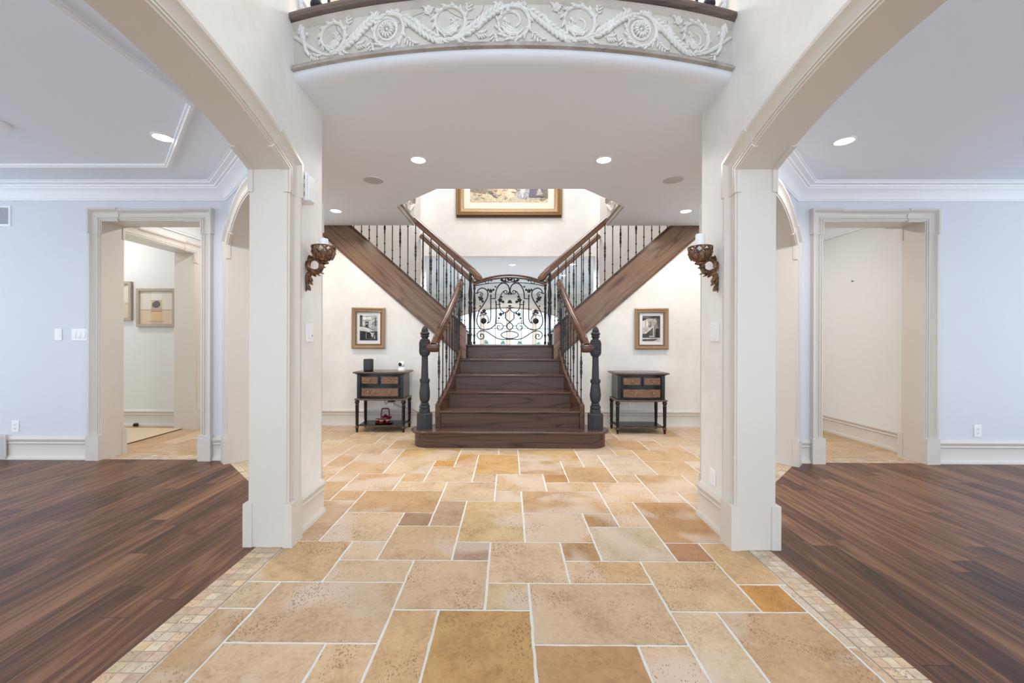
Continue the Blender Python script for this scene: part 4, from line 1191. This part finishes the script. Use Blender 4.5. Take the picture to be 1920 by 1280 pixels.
def plate(name, label, cat, c, nrm, w=.072, h=.116, kind='outlet', group=None):
    """wall plate centred at c, facing along nrm"""
    c = Vector(c); n = Vector(nrm).normalized(); t = Vector((0, 0, 1)).cross(n)
    o = thing(name, label, cat, c, 0, group)
    def bx(a0, a1, z0, z1, b0, b1):
        vs = [t*a + Vector((0, 0, z)) + n*b for b in (b0, b1) for a, z in ((a0, z0), (a1, z0), (a1, z1), (a0, z1))]
        return MB().add(vs, [(0,3,2,1),(4,5,6,7),(0,1,5,4),(1,2,6,5),(2,3,7,6),(3,0,4,7)])
    bx(-w/2, w/2, -h/2, h/2, 0, .006).build('cover', M['plastic'], o, smooth=30, bevel=.0025)
    if kind == 'outlet':
        f = bx(-.017, .017, -.034, .034, .005, .008).build('socket_face', M['plastic'], o, smooth=30, bevel=.001)
        mb = MB()
        for zz in (-.018, .018):
            for a in (-.006, .006):
                b = bx(a-.0013, a+.0013, zz-.004, zz+.005, .0079, .0085); mb.add(b.v, b.f)
            b = bx(-.0025, .0025, zz-.012, zz-.008, .0079, .0085); mb.add(b.v, b.f)
        mb.build('slots', M['slot'], f, smooth=0)
    elif kind == 'dimmer':
        bx(-.017, .017, -.036, .036, .005, .0095).build('rocker', M['plastic'], o, smooth=30, bevel=.002)
        bx(.020, .027, -.034, .034, .005, .008).build('slider_track', M['plastic'], o, smooth=30, bevel=.001)
        bx(.019, .028, -.024, -.012, .007, .013).build('slider', M['grille'], o, smooth=30, bevel=.001)
    elif kind == 'triple':
        for a in (-.046, 0, .046):
            r = bx(a-.017, a+.017, -.034, .034, .005, .0085).build('rocker', M['plastic'], o, smooth=30, bevel=.002)
            bx(a-.015, a+.015, -.032, -.006, .008, .0105).build('paddle', M['white'], r, smooth=30, bevel=.001)
    elif kind == 'none':
        for zz in (-.045, .045): MB().lathe([(.0035, 0), (.003, .001), (.0, .0012)], n*.006 + Vector((0, 0, zz)), 10, n.to_track_quat('Z', 'Y').to_matrix()).build('screw', M['grille'], o)
    elif kind == 'blank':
        bx(-.0165, .0165, -.034, .034, .005, .0075).build('insert', M['plastic'], o, smooth=30, bevel=.001)
    return o
plate('outlet', 'white double outlet low on the blue wall, beneath the switches', 'outlet', (-4.857, YD, .322), (0, -1, 0))
plate('outlet', 'white double outlet low on the blue wall that has no switches', 'outlet', (4.522, YD, .319), (0, -1, 0))
plate('outlet', 'white double outlet on the cream wall behind the empty-topped side table', 'outlet', (1.665, YB, .33), (0, -1, 0))
plate('outlet', 'white outlet with a plug in it behind the table with the speaker', 'outlet', (-1.625, YB, .33), (0, -1, 0))
plate('wall_plate', 'small blank white plate low on the foyer wall, just above the baseboard', 'wall plate', (XW, 2.655, .312), (-1, 0, 0), .075, .10, 'blank')
plate('light_switch', 'white dimmer switch on the foyer wall, below a sconce', 'light switch', (-XW, 2.645, 1.230), (1, 0, 0), .100, .118, 'dimmer')
plate('wall_plate', 'larger blank white plate at switch height on the foyer wall, below a sconce', 'wall plate', (XW, 2.632, 1.240), (-1, 0, 0), .105, .118, 'none')
plate('wall_plate', 'narrow white single plate on the blue wall next to the triple switch', 'wall plate', (-4.435, YD, 1.225), (0, -1, 0), .072, .116, 'blank')
plate('light_switch', 'white triple rocker switch on the blue wall beside a cased doorway', 'light switch', (-4.226, YD, 1.225), (0, -1, 0), .155, .116, 'triple')

ad = thing('power_adapter', 'black power adapter plugged in behind the table with the speaker', 'power adapter', (-1.625, YB-.012, .345))
MB().box(-.030, .030, -.032, .004, -.018, .012).build('body', M['black'], ad, bevel=.004)
MB().lathe([(.011, 0), (.011, .03)], (.028, -.014, -.003), 10, Matrix(((0,0,1),(0,1,0),(1,0,0)))).build('plug', M['black'], ad)
tag(MB().tube([(-1.60, 5.60, .34), (-1.55, 5.57, .30), (-1.48, 5.57, .27), (-1.40, 5.59, .255), (-1.33, 5.60, .24), (-1.26, 5.60, .20), (-1.20, 5.60, .17), (-1.17, 5.57, .06), (-1.18, 5.52, .006), (-1.24, 5.47, .004), (-1.28, 5.52, .004)], .0035, 6).build('cable', M['cable']), 'long dark cord running from the plug down to the floor by the newel post', 'cable')
tag(MB().tube([(-1.655, 5.60, .34), (-1.68, 5.585, .30), (-1.70, 5.58, .36), (-1.715, 5.585, .45), (-1.73, 5.60, .55)], .0035, 6).build('cable', M['cable']), 'short dark cord rising from the plug behind the side table', 'cable')
tag(MB().tube([(-1.60, 5.598, .335), (-1.545, 5.575, .24), (-1.50, 5.575, .20), (-1.46, 5.58, .16), (-1.45, 5.585, .115), (-1.47, 5.59, .11), (-1.435, 5.595, .20), (-1.44, 5.60, .30), (-1.47, 5.605, .36)], .0025, 6).build('cable', M['plastic']), 'thin pale cord looped behind the teapot under the side table', 'cable')

# ------------------------------------------------------------------ pictures
def flat_art(W, H, polys, name, par, mat):
    """printed picture: coloured shapes laid over one another, x to the right, z up, facing -y"""
    mb = MB()
    for k, (c, pts) in enumerate(polys):
        y = -.0002*k
        mb.add([(max(-W/2, min(W/2, x)), y, max(-H/2, min(H/2, z))) for x, z in pts], [tuple(range(len(pts)))], 0, lin(*c))
    o = mb.build(name, mat, par, smooth=0, merge=False)
    return o
def frame_bars(par, W, H, fw, depth, prof, mat, name='frame'):
    path = [(-W/2, -H/2), (-W/2, H/2), (W/2, H/2), (W/2, -H/2)]
    return MB().sweep(path, prof, lambda x, z, b: (x, -b, z), closed=True).build(name, mat, par, smooth=30)
def rect(x0, x1, z0, z1): return [(x0, z0), (x1, z0), (x1, z1), (x0, z1)]
def arch_poly(x, w, z0, z1, n=10):
    r = w/2
    return [(x-r, z0), (x+r, z0)] + [(x + r*cos(pi*i/n), z1-r + r*sin(pi*i/n)) for i in range(n+1)]
PW, PH = .448, .554
PROF = [(0, 0), (0, .022), (.004, .030), (-.010, .036), (-.034, .026), (-.050, .022), (-.056, .026), (-.062, .020), (-.064, .006), (-.064, 0)]
def photo_frame(label, x, z, polys):
    t = thing('framed_photograph', label, 'picture', (x, YB-.001, z), 0, 'framed photographs beside the stairs')
    frame_bars(t, PW, PH, .06, .03, PROF, M['goldwood'])
    frame_bars(t, PW-.092, PH-.092, .01, .03, [(0, .004), (0, .0245), (-.006, .028), (-.016, .018), (-.016, .004)], M['tbrown'], 'inner_lip')
    MB().box(-PW/2+.06, PW/2-.06, -.008, -.001, -PH/2+.06, PH/2-.06).build('mat_board', M['mat'], t, smooth=0)
    o = flat_art(.242, .343, polys, 'print', t, M['artn']); o.location = (0, -.0085, .006)
K = lambda v, d=0: (v+d, v-2+d//2, v-6)
P1 = [(K(150), rect(-.121, .121, -.172, .172)), (K(196), rect(-.09, .04, -.03, .172)), (K(214), rect(-.085, .035, .11, .15)), (K(120), rect(-.095, .05, .150, .157)), (K(110), rect(-.095, .06, .098, .105)),
      (K(46), rect(-.121, -.088, -.172, .172)), (K(84), rect(-.118, -.096, .0, .14)), (K(72), rect(-.05, .0, -.02, .085)), (K(170), rect(-.044, -.006, .0, .06)), (K(34), rect(-.04, -.01, -.02, .045)),
      (K(184), [(.04, .05), (.121, .09), (.121, .172), (.04, .172)]), (K(130), [(.04, .10), (.121, .13), (.121, .14), (.04, .107)]), (K(120), [(.05, .06), (.121, .085), (.121, .10), (.05, .07)]), (K(86), rect(.085, .10, .02, .14)),
      (K(206), [(-.121, .015), (-.02, .0), (.07, -.05), (.121, -.10), (.121, -.125), (.06, -.08), (-.02, -.03), (-.121, -.012)]), (K(60), [(-.121, .03), (-.02, .015), (.07, -.035), (.07, -.04), (-.02, .008), (-.121, .022)]),
      (K(66), rect(-.121, .121, -.172, -.05)), (K(200), [(-.121, -.012), (-.02, -.03), (.06, -.08), (.06, -.10), (-.02, -.055), (-.121, -.04)]), (K(24), arch_poly(-.075, .075, -.172, -.045)), (K(28), arch_poly(.0, .065, -.172, -.06)), (K(176), rect(-.036, -.03, -.15, -.06)), (K(190), [(.03, -.10), (.075, -.06), (.10, -.12), (.06, -.14)]),
      (K(44), [(.05, -.16), (.08, -.06), (.09, -.05), (.112, -.16)]), (K(150), [(.07, -.15), (.082, -.09), (.095, -.15)]), (K(20), rect(-.121, .121, -.172, -.158)), (K(96), rect(-.02, .05, -.158, -.150))]
P2 = [(K(176, 6), rect(-.121, .121, -.172, .172)), (K(52), [(-.121, .172), (.121, .172), (.121, .10), (.05, .13), (-.04, .135), (-.121, .10)]), (K(92, 6), [(-.121, .172), (.02, .172), (-.05, .125), (-.121, .145)]),
      (K(214, 6), rect(-.121, -.04, .02, .10)), (K(70), rect(-.04, .0, .02, .09)), (K(150, 6), rect(-.036, -.006, .03, .085)), (K(70), rect(-.082, -.076, .02, .10)), (K(120, 6), rect(.02, .121, -.172, .12)), (K(156, 8), [(.0, .12), (.06, .14), (.09, .10), (.05, .04), (.022, .02)]), (K(84), [(.06, .14), (.121, .12), (.121, -.172), (.10, -.172), (.09, .05)]),
      (K(196, 6), rect(.022, .040, -.13, .04)), (K(96), rect(.036, .044, -.13, .04)), (K(206, 6), [(.02, .015), (-.06, -.06), (-.09, -.075), (-.09, -.055), (-.06, -.04), (.02, .035)]), (K(86), [(.02, .01), (-.06, -.065), (-.09, -.08), (-.02, -.10), (.02, -.10)]), (K(34), arch_poly(.08, .05, -.12, .0)), (K(20), rect(.066, .094, -.12, -.06)),
      (K(66), rect(-.121, -.03, -.12, -.075)), (K(186, 6), rect(-.121, .121, -.172, -.125)), (K(70), [(-.121, -.172), (.03, -.172), (.10, -.140), (-.121, -.150)]), (K(40), [(-.121, -.128), (.121, -.128), (.121, -.120), (-.121, -.120)])]
photo_frame('gold framed black and white photograph of an arched stair hall, above the speaker', -1.932, 1.337, P1)
photo_frame('gold framed black and white photograph of a column and stair, above the empty-topped table', 1.926, 1.338, P2)

pt = thing('framed_painting', 'large gilt framed painting on the high wall over the gate, cut by the balcony', 'painting', (-.018, 7.098, 3.92))
GW, GH = 1.80, 1.22
GPROF = [(0, 0), (0, .030), (.006, .045), (-.012, .058), (-.020, .050), (-.030, .044), (-.062, .046), (-.072, .040), (-.080, .034), (-.112, .026), (-.122, .018), (-.124, 0)]
frame_bars(pt, GW, GH, .12, .05, GPROF, M['gold'])
mb = MB()
for i in range(74):
    x = -GW/2+.05 + (GW-.10)*i/73
    for zz in (-GH/2+.046, GH/2-.046): mb.ell((x, -.047, zz), (.011, .006, .011), None, 6, 4)
for i in range(50):
    z = -GH/2+.05 + (GH-.10)*i/49
    for xx in (-GW/2+.046, GW/2-.046): mb.ell((xx, -.047, z), (.011, .006, .011), None, 6, 4)
mb.build('beading', M['gold'], pt)
MB().box(-GW/2-.002, GW/2+.002, -.02, 0, -GH/2-.030, -GH/2+.01).build('frame_edge', M['tbrown'], pt, smooth=0)
MB().box(-GW/2+.12, GW/2-.12, -.010, -.001, -GH/2+.12, GH/2-.12).build('mat_board', M['matcream'], pt, smooth=0)
AW, AH = 1.34, .76
r = random.Random(11); polys = [((158, 150, 132), rect(-.67, .67, -.38, .38))]
polys += [((96, 92, 78), [(-.67, -.12), (-.30, .02), (-.34, .38), (-.67, .38)]), ((188, 176, 150), [(-.67, -.38), (.67, -.38), (.67, -.24), (.2, -.20), (-.2, -.26), (-.67, -.20)]), ((128, 116, 96), [(-.67, -.20), (-.40, -.24), (-.36, -.10), (-.67, -.04)]),
          ((214, 178, 148), [(-.28, -.20), (-.10, -.28), (.05, -.22), (.12, .02), (-.05, .2), (-.22, .06)]), ((226, 194, 164), [(-.05, -.26), (.02, -.31), (.10, -.24), (.16, -.02), (.06, .08), (-.02, -.08)]), ((176, 148, 128), [(-.34, -.18), (-.27, -.27), (-.20, -.20), (-.18, .0), (-.30, .02)]),
          ((150, 150, 156), [(.14, -.30), (.30, -.34), (.40, -.22), (.36, .10), (.2, .18)]), ((186, 186, 188), [(.18, -.24), (.24, -.30), (.30, -.08), (.26, .10)]), ((92, 92, 102), [(.34, -.30), (.60, -.30), (.62, -.10), (.46, .12), (.36, .0)]), ((168, 160, 152), [(.46, -.26), (.58, -.24), (.52, -.10)]), ((120, 112, 100), [(.58, -.34), (.67, -.30), (.67, .20), (.60, .10)])]
for k in range(46):
    x, z = r.uniform(-.62, .62), r.uniform(-.34, .34); w, h = r.uniform(.02, .07), r.uniform(.008, .03); a = r.uniform(-.6, .6); v = r.choice([(120, 112, 98), (198, 178, 152), (170, 158, 140), (104, 100, 96), (206, 170, 142)])
    polys.append((v, [(x+w*cos(a), z+w*sin(a)), (x-h*sin(a), z+h*cos(a)), (x-w*cos(a), z-w*sin(a)), (x+h*sin(a), z-h*cos(a))]))
o = flat_art(AW, AH, polys, 'canvas', pt, M['artn']); o.location = (0, -.0105, 0)

def study_picture(label, x0, x1, z0, z1):
    W, H = x1-x0, z1-z0
    t = thing('framed_print', label, 'picture', ((x0+x1)/2, 5.549, (z0+z1)/2), 0, 'framed prints in the side passage')
    frame_bars(t, W, H, .04, .03, [(0, 0), (0, .030), (-.006, .034), (-.036, .032), (-.040, .026), (-.044, 0)], M['taupe'])
    h, w = H/2-.04, W/2-.04
    polys = [((214, 204, 190), rect(-w, w, -h, h)), ((206, 188, 158), rect(-w, w, -h, -.03)), ((198, 176, 146), rect(-.07, .075, -h, h*.98)), ((220, 212, 202), rect(-.07, .075, .10, h)), ((176, 130, 96), rect(-w, w, -.034, -.026)), ((186, 138, 100), rect(-.085, .085, .095, .100)),
             ((96, 90, 92), [(-.06, .02), (-.03, .0), (.02, .0), (.055, .03), (.045, .075), (.02, .095), (-.02, .09), (-.055, .06)]), ((190, 160, 140), rect(-.075, .075, -.02, .0)), ((158, 106, 76), rect(-.075, .075, -.052, -.044)), ((212, 178, 128), rect(-.07, .075, -h*.75, -.055)), ((170, 124, 92), rect(-.10, .10, -h*.86, -h*.83))]
    o = flat_art(2*w, 2*h, polys, 'print', t, M['art']); o.location = (0, -.012, 0)
study_picture('square taupe framed print with a dark blot, wholly visible through the doorway', -5.040, -4.512, 1.342, 1.862)
study_picture('taupe framed print half hidden behind the door jamb, hung higher', -5.640, -5.108, 1.428, 1.955)

# ------------------------------------------------------------------ wall sconces
for s, side in SIDES:
    sc = thing('wall_sconce', 'antique bronze leaf sconce with a %s white candle, above a %s' % (('short', 'dimmer switch') if s > 0 else ('tall', 'blank plate')), 'wall sconce', (-s*XW, 2.60, 1.515), 0, 'bronze wall sconces')
    X = lambda a: s*a                                 # a = distance out from the wall
    BZ = .150; BXc = .112
    mb = MB()                                          # scrolled arm: tail on the wall, ring, neck up to the bowl
    path = [(.010, .0), (.008, .03), (.012, .06), (.020, .088), (.040, .098), (.062, .100), (.084, .106), (.096, .122), (.100, .150)]
    mb.tube([(X(a), 0, z) for a, z in path], [.007, .012, .017, .018, .017, .018, .018, .016, .018], 10)
    ring = [(.050 + .036*cos(t), .142 + .040*sin(t)) for t in [radians(-95 - 20*k) for k in range(13)]]
    mb.tube([(X(a), 0, z) for a, z in ring], [.017, .017, .017, .016, .016, .015, .014, .013, .012, .011, .010, .008, .006], 10)
    arm = mb.build('arm', M['bronze'], sc)
    lf = MB()
    def lleaf(a, z, ang, ln, wd, y=0, yaw=0):
        d = Vector((X(cos(ang)), 0, sin(ang))); w = Vector((0, 1, 0)); n = d.cross(w)
        Mx = Matrix((d, w, n)).transposed()
        lf.ell(Vector((X(a), y, z)) + d*ln*.5, (ln*.5, wd*.5, .005), Mx, 8, 5)
    for k, (a, z, ang) in enumerate(((.016, .02, -80), (.020, .05, -60), (.024, .075, -70), (.02, .10, 100), (.012, .13, 95), (.016, .17, 70), (.07, .088, -35), (.09, .098, -20), (.05, .090, -70), (.10, .13, 10), (.035, .185, 30), (.07, .18, -40))):
        for yy in (-.012, .012): lleaf(a, z, radians(ang), .040 if k < 6 or k > 9 else .022, .026, yy)
    lleaf(.006, .02, radians(-95), .045, .018)
    lf.build('acanthus_leaves', M['bronze'], arm)
    c = (X(BXc), 0, 0)
    MB().lathe([(.018, BZ), (.030, BZ+.004), (.034, BZ+.010), (.022, BZ+.016), (.038, BZ+.026), (.056, BZ+.044), (.064, BZ+.064), (.066, BZ+.072), (.062, BZ+.072), (.052, BZ+.044), (.0, BZ+.030)], c, 32, cap=False, fn=lambda a, k: 1 + (.035*sin(a*8) if 3 < k < 8 else 0)).build('bowl', M['bronze'], sc)
    lf2 = MB()
    for k in range(10):
        a = 2*pi*k/10
        rad = Vector((cos(a), sin(a), 0)); tang = Vector((-sin(a), cos(a), 0)); up = (Vector((0, 0, 1))*.9 + rad*.35).normalized()
        Mx = Matrix((tang, rad, up)).transposed()
        lf2.ell(Vector(c) + rad*.060 + Vector((0, 0, BZ+.052)), (.015, .007, .028), Mx, 8, 6)
        lf2.ell(Vector(c) + rad*.069 + Vector((0, 0, BZ+.070)), (.009, .006, .008), Mx, 7, 5)
    lf2.build('bowl_leaves', M['bronze'], sc)
    lt = MB()
    zt0, zt1 = BZ+.068, BZ+.110
    for k in range(9):
        for sg in (-1, 1):
            pts = []
            for i in range(7):
                t = i/6; a = 2*pi*k/9 + sg*.62*t; rr = .064 + .004*t
                pts.append((c[0] + rr*cos(a), rr*sin(a), zt0 + (zt1-zt0)*t))
            lt.tube(pts, .0068, 6)
    lt.tube([(c[0] + .068*cos(2*pi*i/36), .068*sin(2*pi*i/36), zt1) for i in range(36)], .004, 6, closed=True)
    lt.build('lattice_rim', M['bronze'], sc)
    hgt = .160 if s > 0 else .192
    MB().lathe([(.0, BZ+.034), (.0285, BZ+.034), (.0285, BZ+hgt-.006), (.026, BZ+hgt), (.0, BZ+hgt+.002)], c, 24, cap=False).build('candle', M['candle'], sc)

# doorbell chime, vents, speakers, detectors
ch = thing('door_chime', 'white slotted door chime box high on the foyer wall above a sconce', 'door chime', (-XW, 2.530, 2.115))
MB().box(0, .060, -.050, .050, -.085, .085).build('case', M['plastic'], ch, smooth=30, bevel=.004)
MB().box(.058, .068, -.030, .046, -.078, .078).build('front_panel', M['white'], ch, smooth=30, bevel=.005)
mb = MB()
for z0 in (.042, -.008, -.058):
    for k in range(4): mb.box(.020, .052, -.0506, -.049, z0+.006*k, z0+.006*k+.003)
mb.build('slots', M['slot'], ch, smooth=0)

def vent(label, x0, x1, z0, z1, horiz=True):
    v = thing('wall_vent', label, 'vent', ((x0+x1)/2, YD, (z0+z1)/2))
    w, h = (x1-x0)/2, (z1-z0)/2
    MB().sweep([(-w, -h), (-w, h), (w, h), (w, -h)], [(0, 0), (0, .004), (-.006, .010), (-.020, .010), (-.022, 0)], lambda x, z, b: (x, -b, z), closed=True).build('frame', M['plastic'], v)
    mb = MB(); n = int(h*2/.011)
    for k in range(n):
        z = -h+.022 + (2*h-.044)*k/(n-1); mb.box(-w+.02, w-.02, -.007, -.001, z-.0032, z+.0032)
    mb.build('louvres', M['grille'], v, smooth=0)
    MB().box(-w+.015, w-.015, -.0012, -.0002, -h+.015, h-.015).build('backing', M['slot'], v, smooth=0)
vent('white wall vent with grey louvres high on the blue wall, above the low register', -5.26, -4.905, 2.285, 2.490)
vb = thing('floor_register', 'cream slatted register set into the baseboard below the wall vent', 'vent', (-5.08, YD-.03, .012))
MB().box(-.17, .17, -.010, .004, 0, .232).build('frame', M['trim'], vb, bevel=.003)
mb = MB()
for k in range(17): mb.box(-.155, .155, -.0125, -.0095, .022+.0115*k, .028+.0115*k)
mb.build('slats', M['grille'], vb, smooth=0)

def ceiling_disc(name, label, cat, x, y, z, r, group=None):
    t = thing(name, label, cat, (x, y, z), 0, group)
    MB().lathe([(r, 0), (r, -.004), (r*.94, -.007), (r*.90, -.004), (r*.90, 0)], n=36, cap=False).build('rim', M['ceil'], t)
    MB().lathe([(.0, -.004), (r*.5, -.005), (r*.91, -.003)], n=36, cap=False).build('grille', M['grille'], t)
    return t
ceiling_disc('ceiling_speaker', 'round flush speaker grille in the hall ceiling, on the side of the door chime', 'speaker', -1.338, 4.006, ZC, .105, 'ceiling speakers')
ceiling_disc('ceiling_speaker', 'round flush speaker grille in the hall ceiling, on the side without the door chime', 'speaker', 1.567, 3.990, ZC, .105, 'ceiling speakers')
sd = thing('smoke_detector', 'round white detector on the panelled ceiling of the room with switches', 'smoke detector', (-3.585, 2.85, ZR))
MB().lathe([(.062, 0), (.062, -.012), (.052, -.026), (.030, -.032), (.0, -.032)], n=30, cap=False).build('housing', M['plastic'], sd)
MB().lathe([(.066, 0), (.066, -.005), (.060, -.006)], n=30, cap=False).build('base_ring', M['white'], sd)

def downlight(label, x, y, z, power, color=NEUT, r=.058, group='recessed ceiling lights', spread=150):
    t = thing('recessed_light', label, 'ceiling light', (x, y, z), 0, group)
    MB().lathe([(r+.018, 0), (r+.018, -.004), (r+.004, -.008), (r, -.004), (r, .0)], n=30, cap=False).build('trim_ring', M['white'], t)
    MB().lathe([(.0, -.0035), (r, -.0035)], n=30, cap=False).build('lens', M['lens'], t)
    area_light('bulb', (0, 0, -.014), r*1.7, power, color, t, spread)
downlight('bright hall downlight before the stairwell, on the side of the door chime', -.797, 3.540, ZC, DOWN_W)
downlight('bright hall downlight before the stairwell, on the side without the door chime', .797, 3.540, ZC, DOWN_W)
downlight('bright hall downlight near the wall, over the table with the speaker', -2.103, 4.955, ZC, DOWN_W, WARM)
downlight('bright hall downlight near the wall, over the empty-topped table', 2.103, 4.955, ZC, DOWN_W, WARM)
downlight('bright downlight in the side room ceiling inside the panel moulding', -2.586, 3.041, ZR, ROOM_W)
downlight('bright downlight in the plain side room ceiling without panel moulding', 2.492, 3.101, ZR, ROOM_W)
for lab, x, y in (('entrance hall downlight above the middle of the gate', .05, 7.92), ('entrance hall downlight behind the rear railing above the table with the speaker', -1.06, 7.87), ('entrance hall downlight behind the rear railing above the empty-topped table', 1.19, 7.85),
                  ('farther, lower entrance hall downlight on the side of the table with the speaker', -1.05, 9.2), ('farther, lower entrance hall downlight on the side of the empty-topped table', 1.20, 9.2), ('small entrance hall downlight just above the gate scrolls', .06, 10.4)):
    downlight(lab, x, y, 2.62, ENTRY_W, (0.92, 0.96, 1.0))
area_light('unseen_passage_light', (-3.4, 5.0, ZC-.02), .12, 14, NEUT)
area_light('unseen_passage_light', (3.0, 5.0, ZC-.02), .12, 12, NEUT)
area_light('unseen_study_light', (-5.3, 4.95, ZC-.02), .12, 10, NEUT)

# rug and door stop in the study, nail on the right passage wall
rg = thing('rug', 'flat beige woven rug with dark binding beyond the doorway with the prints', 'rug', (-5.3, 4.86, 0))
MB().box(-1.0, .995, -.55, .55, .0005, .009).build('pile', M['rug'], rg, smooth=0)
MB().box(-1.02, 1.012, -.57, .57, .0003, .0065).build('binding', M['rugedge'], rg, smooth=0)
ds = thing('door_stop', 'small black door stop at the baseboard beyond the rug', 'door stop', (-5.02, 5.50, .009))
MB().box(-.022, .022, -.02, .02, 0, .034).build('block', M['black'], ds, bevel=.004)
MB().box(-.018, .018, -.016, .016, .033, .040).build('cap', M['slot'], ds, bevel=.002)
nl = thing('nail', 'tiny bare picture nail on the cream wall seen through the doorway', 'nail', (4.15, 5.004, 1.904))
MB().lathe([(.009, .020), (.009, .024), (.0, .025)], (0, 0, 0), 10, Matrix(((0,0,-1),(0,1,0),(1,0,0)))).build('head', M['slot'], nl)
MB().lathe([(.003, 0), (.003, .021)], (0, 0, 0), 8, Matrix(((0,0,-1),(0,1,0),(1,0,0)))).build('shank', M['slot'], nl)

# ------------------------------------------------------------------ entrance doors and what is outside
EZ = lambda x: 1.785 + .288 - (lambda R: R - sqrt(R*R - x*x))((1.52**2+.288**2)/(2*.288))
def door_leaf(name, x0, x1, kind_no, handle=None):
    cx = -.03
    d = thing(name + '_%d' % kind_no, None, None, (0, 0, 0)); d['kind'] = 'structure'
    sw = .062
    n = 8
    def top(x, e): return EZ(x) - e
    def bar(xa, xb, za, zb): return MB().box(cx+xa, cx+xb, 11.46, 11.51, za, zb)
    bar(x0, x0+sw, .0, top(x0+sw/2 if abs(x0) > abs(x0+sw) else x0+sw, .012)-.01).build('stile', M['doorp'], d, smooth=0)
    bar(x1-sw, x1, .0, top(x1 if abs(x1) > abs(x1-sw) else x1-sw, .012)-.01).build('stile', M['doorp'], d, smooth=0)
    bar(x0+sw, x1-sw, 0, .24).build('bottom_rail', M['doorp'], d, smooth=0)
    xs = [x0+sw + (x1-x0-2*sw)*i/n for i in range(n+1)]
    MB().prism([(cx+x, 11.46, top(x, .035)) for x in xs] + [(cx+x, 11.46, top(x, .002)) for x in xs[::-1]], (0, .05, 0)).build('top_rail', M['doorp'], d, smooth=20)
    MB().prism([(cx+x0+sw, 11.48, .24), (cx+x1-sw, 11.48, .24)] + [(cx+x, 11.48, top(x, .034)) for x in xs[::-1]], (0, .006, 0)).build('pane', M['glass'], d, smooth=0)
    mb = MB().box(cx+x0+sw, cx+x1-sw, 11.474, 11.492, 1.474, 1.490)
    mb.box(cx+x0+sw, cx+x1-sw, 11.474, 11.492, .86, .875)
    if x1-x0 > .5: mb.box(cx+(x0+x1)/2-.007, cx+(x0+x1)/2+.007, 11.474, 11.492, .24, top((x0+x1)/2, .035))
    mb.build('glazing_bar', M['slot'], d, smooth=0)
    if handle: MB().lathe([(.02, 0), (.02, .02), (.012, .03), (.012, .10)], (cx+handle, 11.46, 1.0), 10, Matrix(((1,0,0),(0,0,-1),(0,1,0)))).build('handle', M['iron'], d)
    return d
door_leaf('door', -.72, -.004, 1, -.05); door_leaf('door', .004, .72, 2, .05)
door_leaf('window', -1.46, -.728, 1); door_leaf('window', .728, 1.46, 2)
MB().box(-14, 14, 11.62, 40, -.12, -.02).build('ground', M['stone'], kind='structure', smooth=0)
def conifer(label, x, y, h, r, seed, mat, name='conifer_tree'):
    rr = random.Random(seed)
    t = thing(name, label, 'tree' if h > 1 else 'shrub', (x, y, -.02), 0, 'greenery outside the entrance')
    MB().lathe([(.09*r, 0), (.05*r, h*.9)], n=10).build('trunk', M['bark'], t)
    mb = MB()
    for k in range(260):
        z = h*(.08 + .92*rr.random()); q = (1-z/h)**.8*r*(.35+.65*rr.random()) + .03; a = rr.uniform(0, 2*pi)
        Mx = Matrix.Rotation(a, 3, 'Z') @ Matrix.Rotation(.5, 3, 'Y')
        mb.ell((q*cos(a), q*sin(a), z), (.20*r, .09*r, .05*r), Mx, 6, 4)
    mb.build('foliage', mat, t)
conifer('flare-tinted pale teal conifer outside the entrance, on the side of the empty-topped table', 2.25, 15.5, 4.6, .85, 1, M['leaf'])
conifer('flare-tinted pale teal conifer outside the entrance, on the side of the table with the speaker', -2.75, 15.5, 4.2, .8, 2, M['leaf'])
for lab, x, y, h in (('low shrub outside, seen beside the gate boss nearer the table with the speaker', -1.25, 22, 1.15), ('low shrub outside, just past the middle door stiles on the empty-topped table side', .55, 22, 1.1),
                     ('low shrub outside, seen beside the gate boss nearer the empty-topped table', 1.6, 22.5, 1.05), ('low shrub outside, just past the middle door stiles on the speaker side', -.35, 23.5, 1.1)):
    conifer(lab, x, y, h, .42, int(abs(x)*100), M['shrub'], 'shrub')
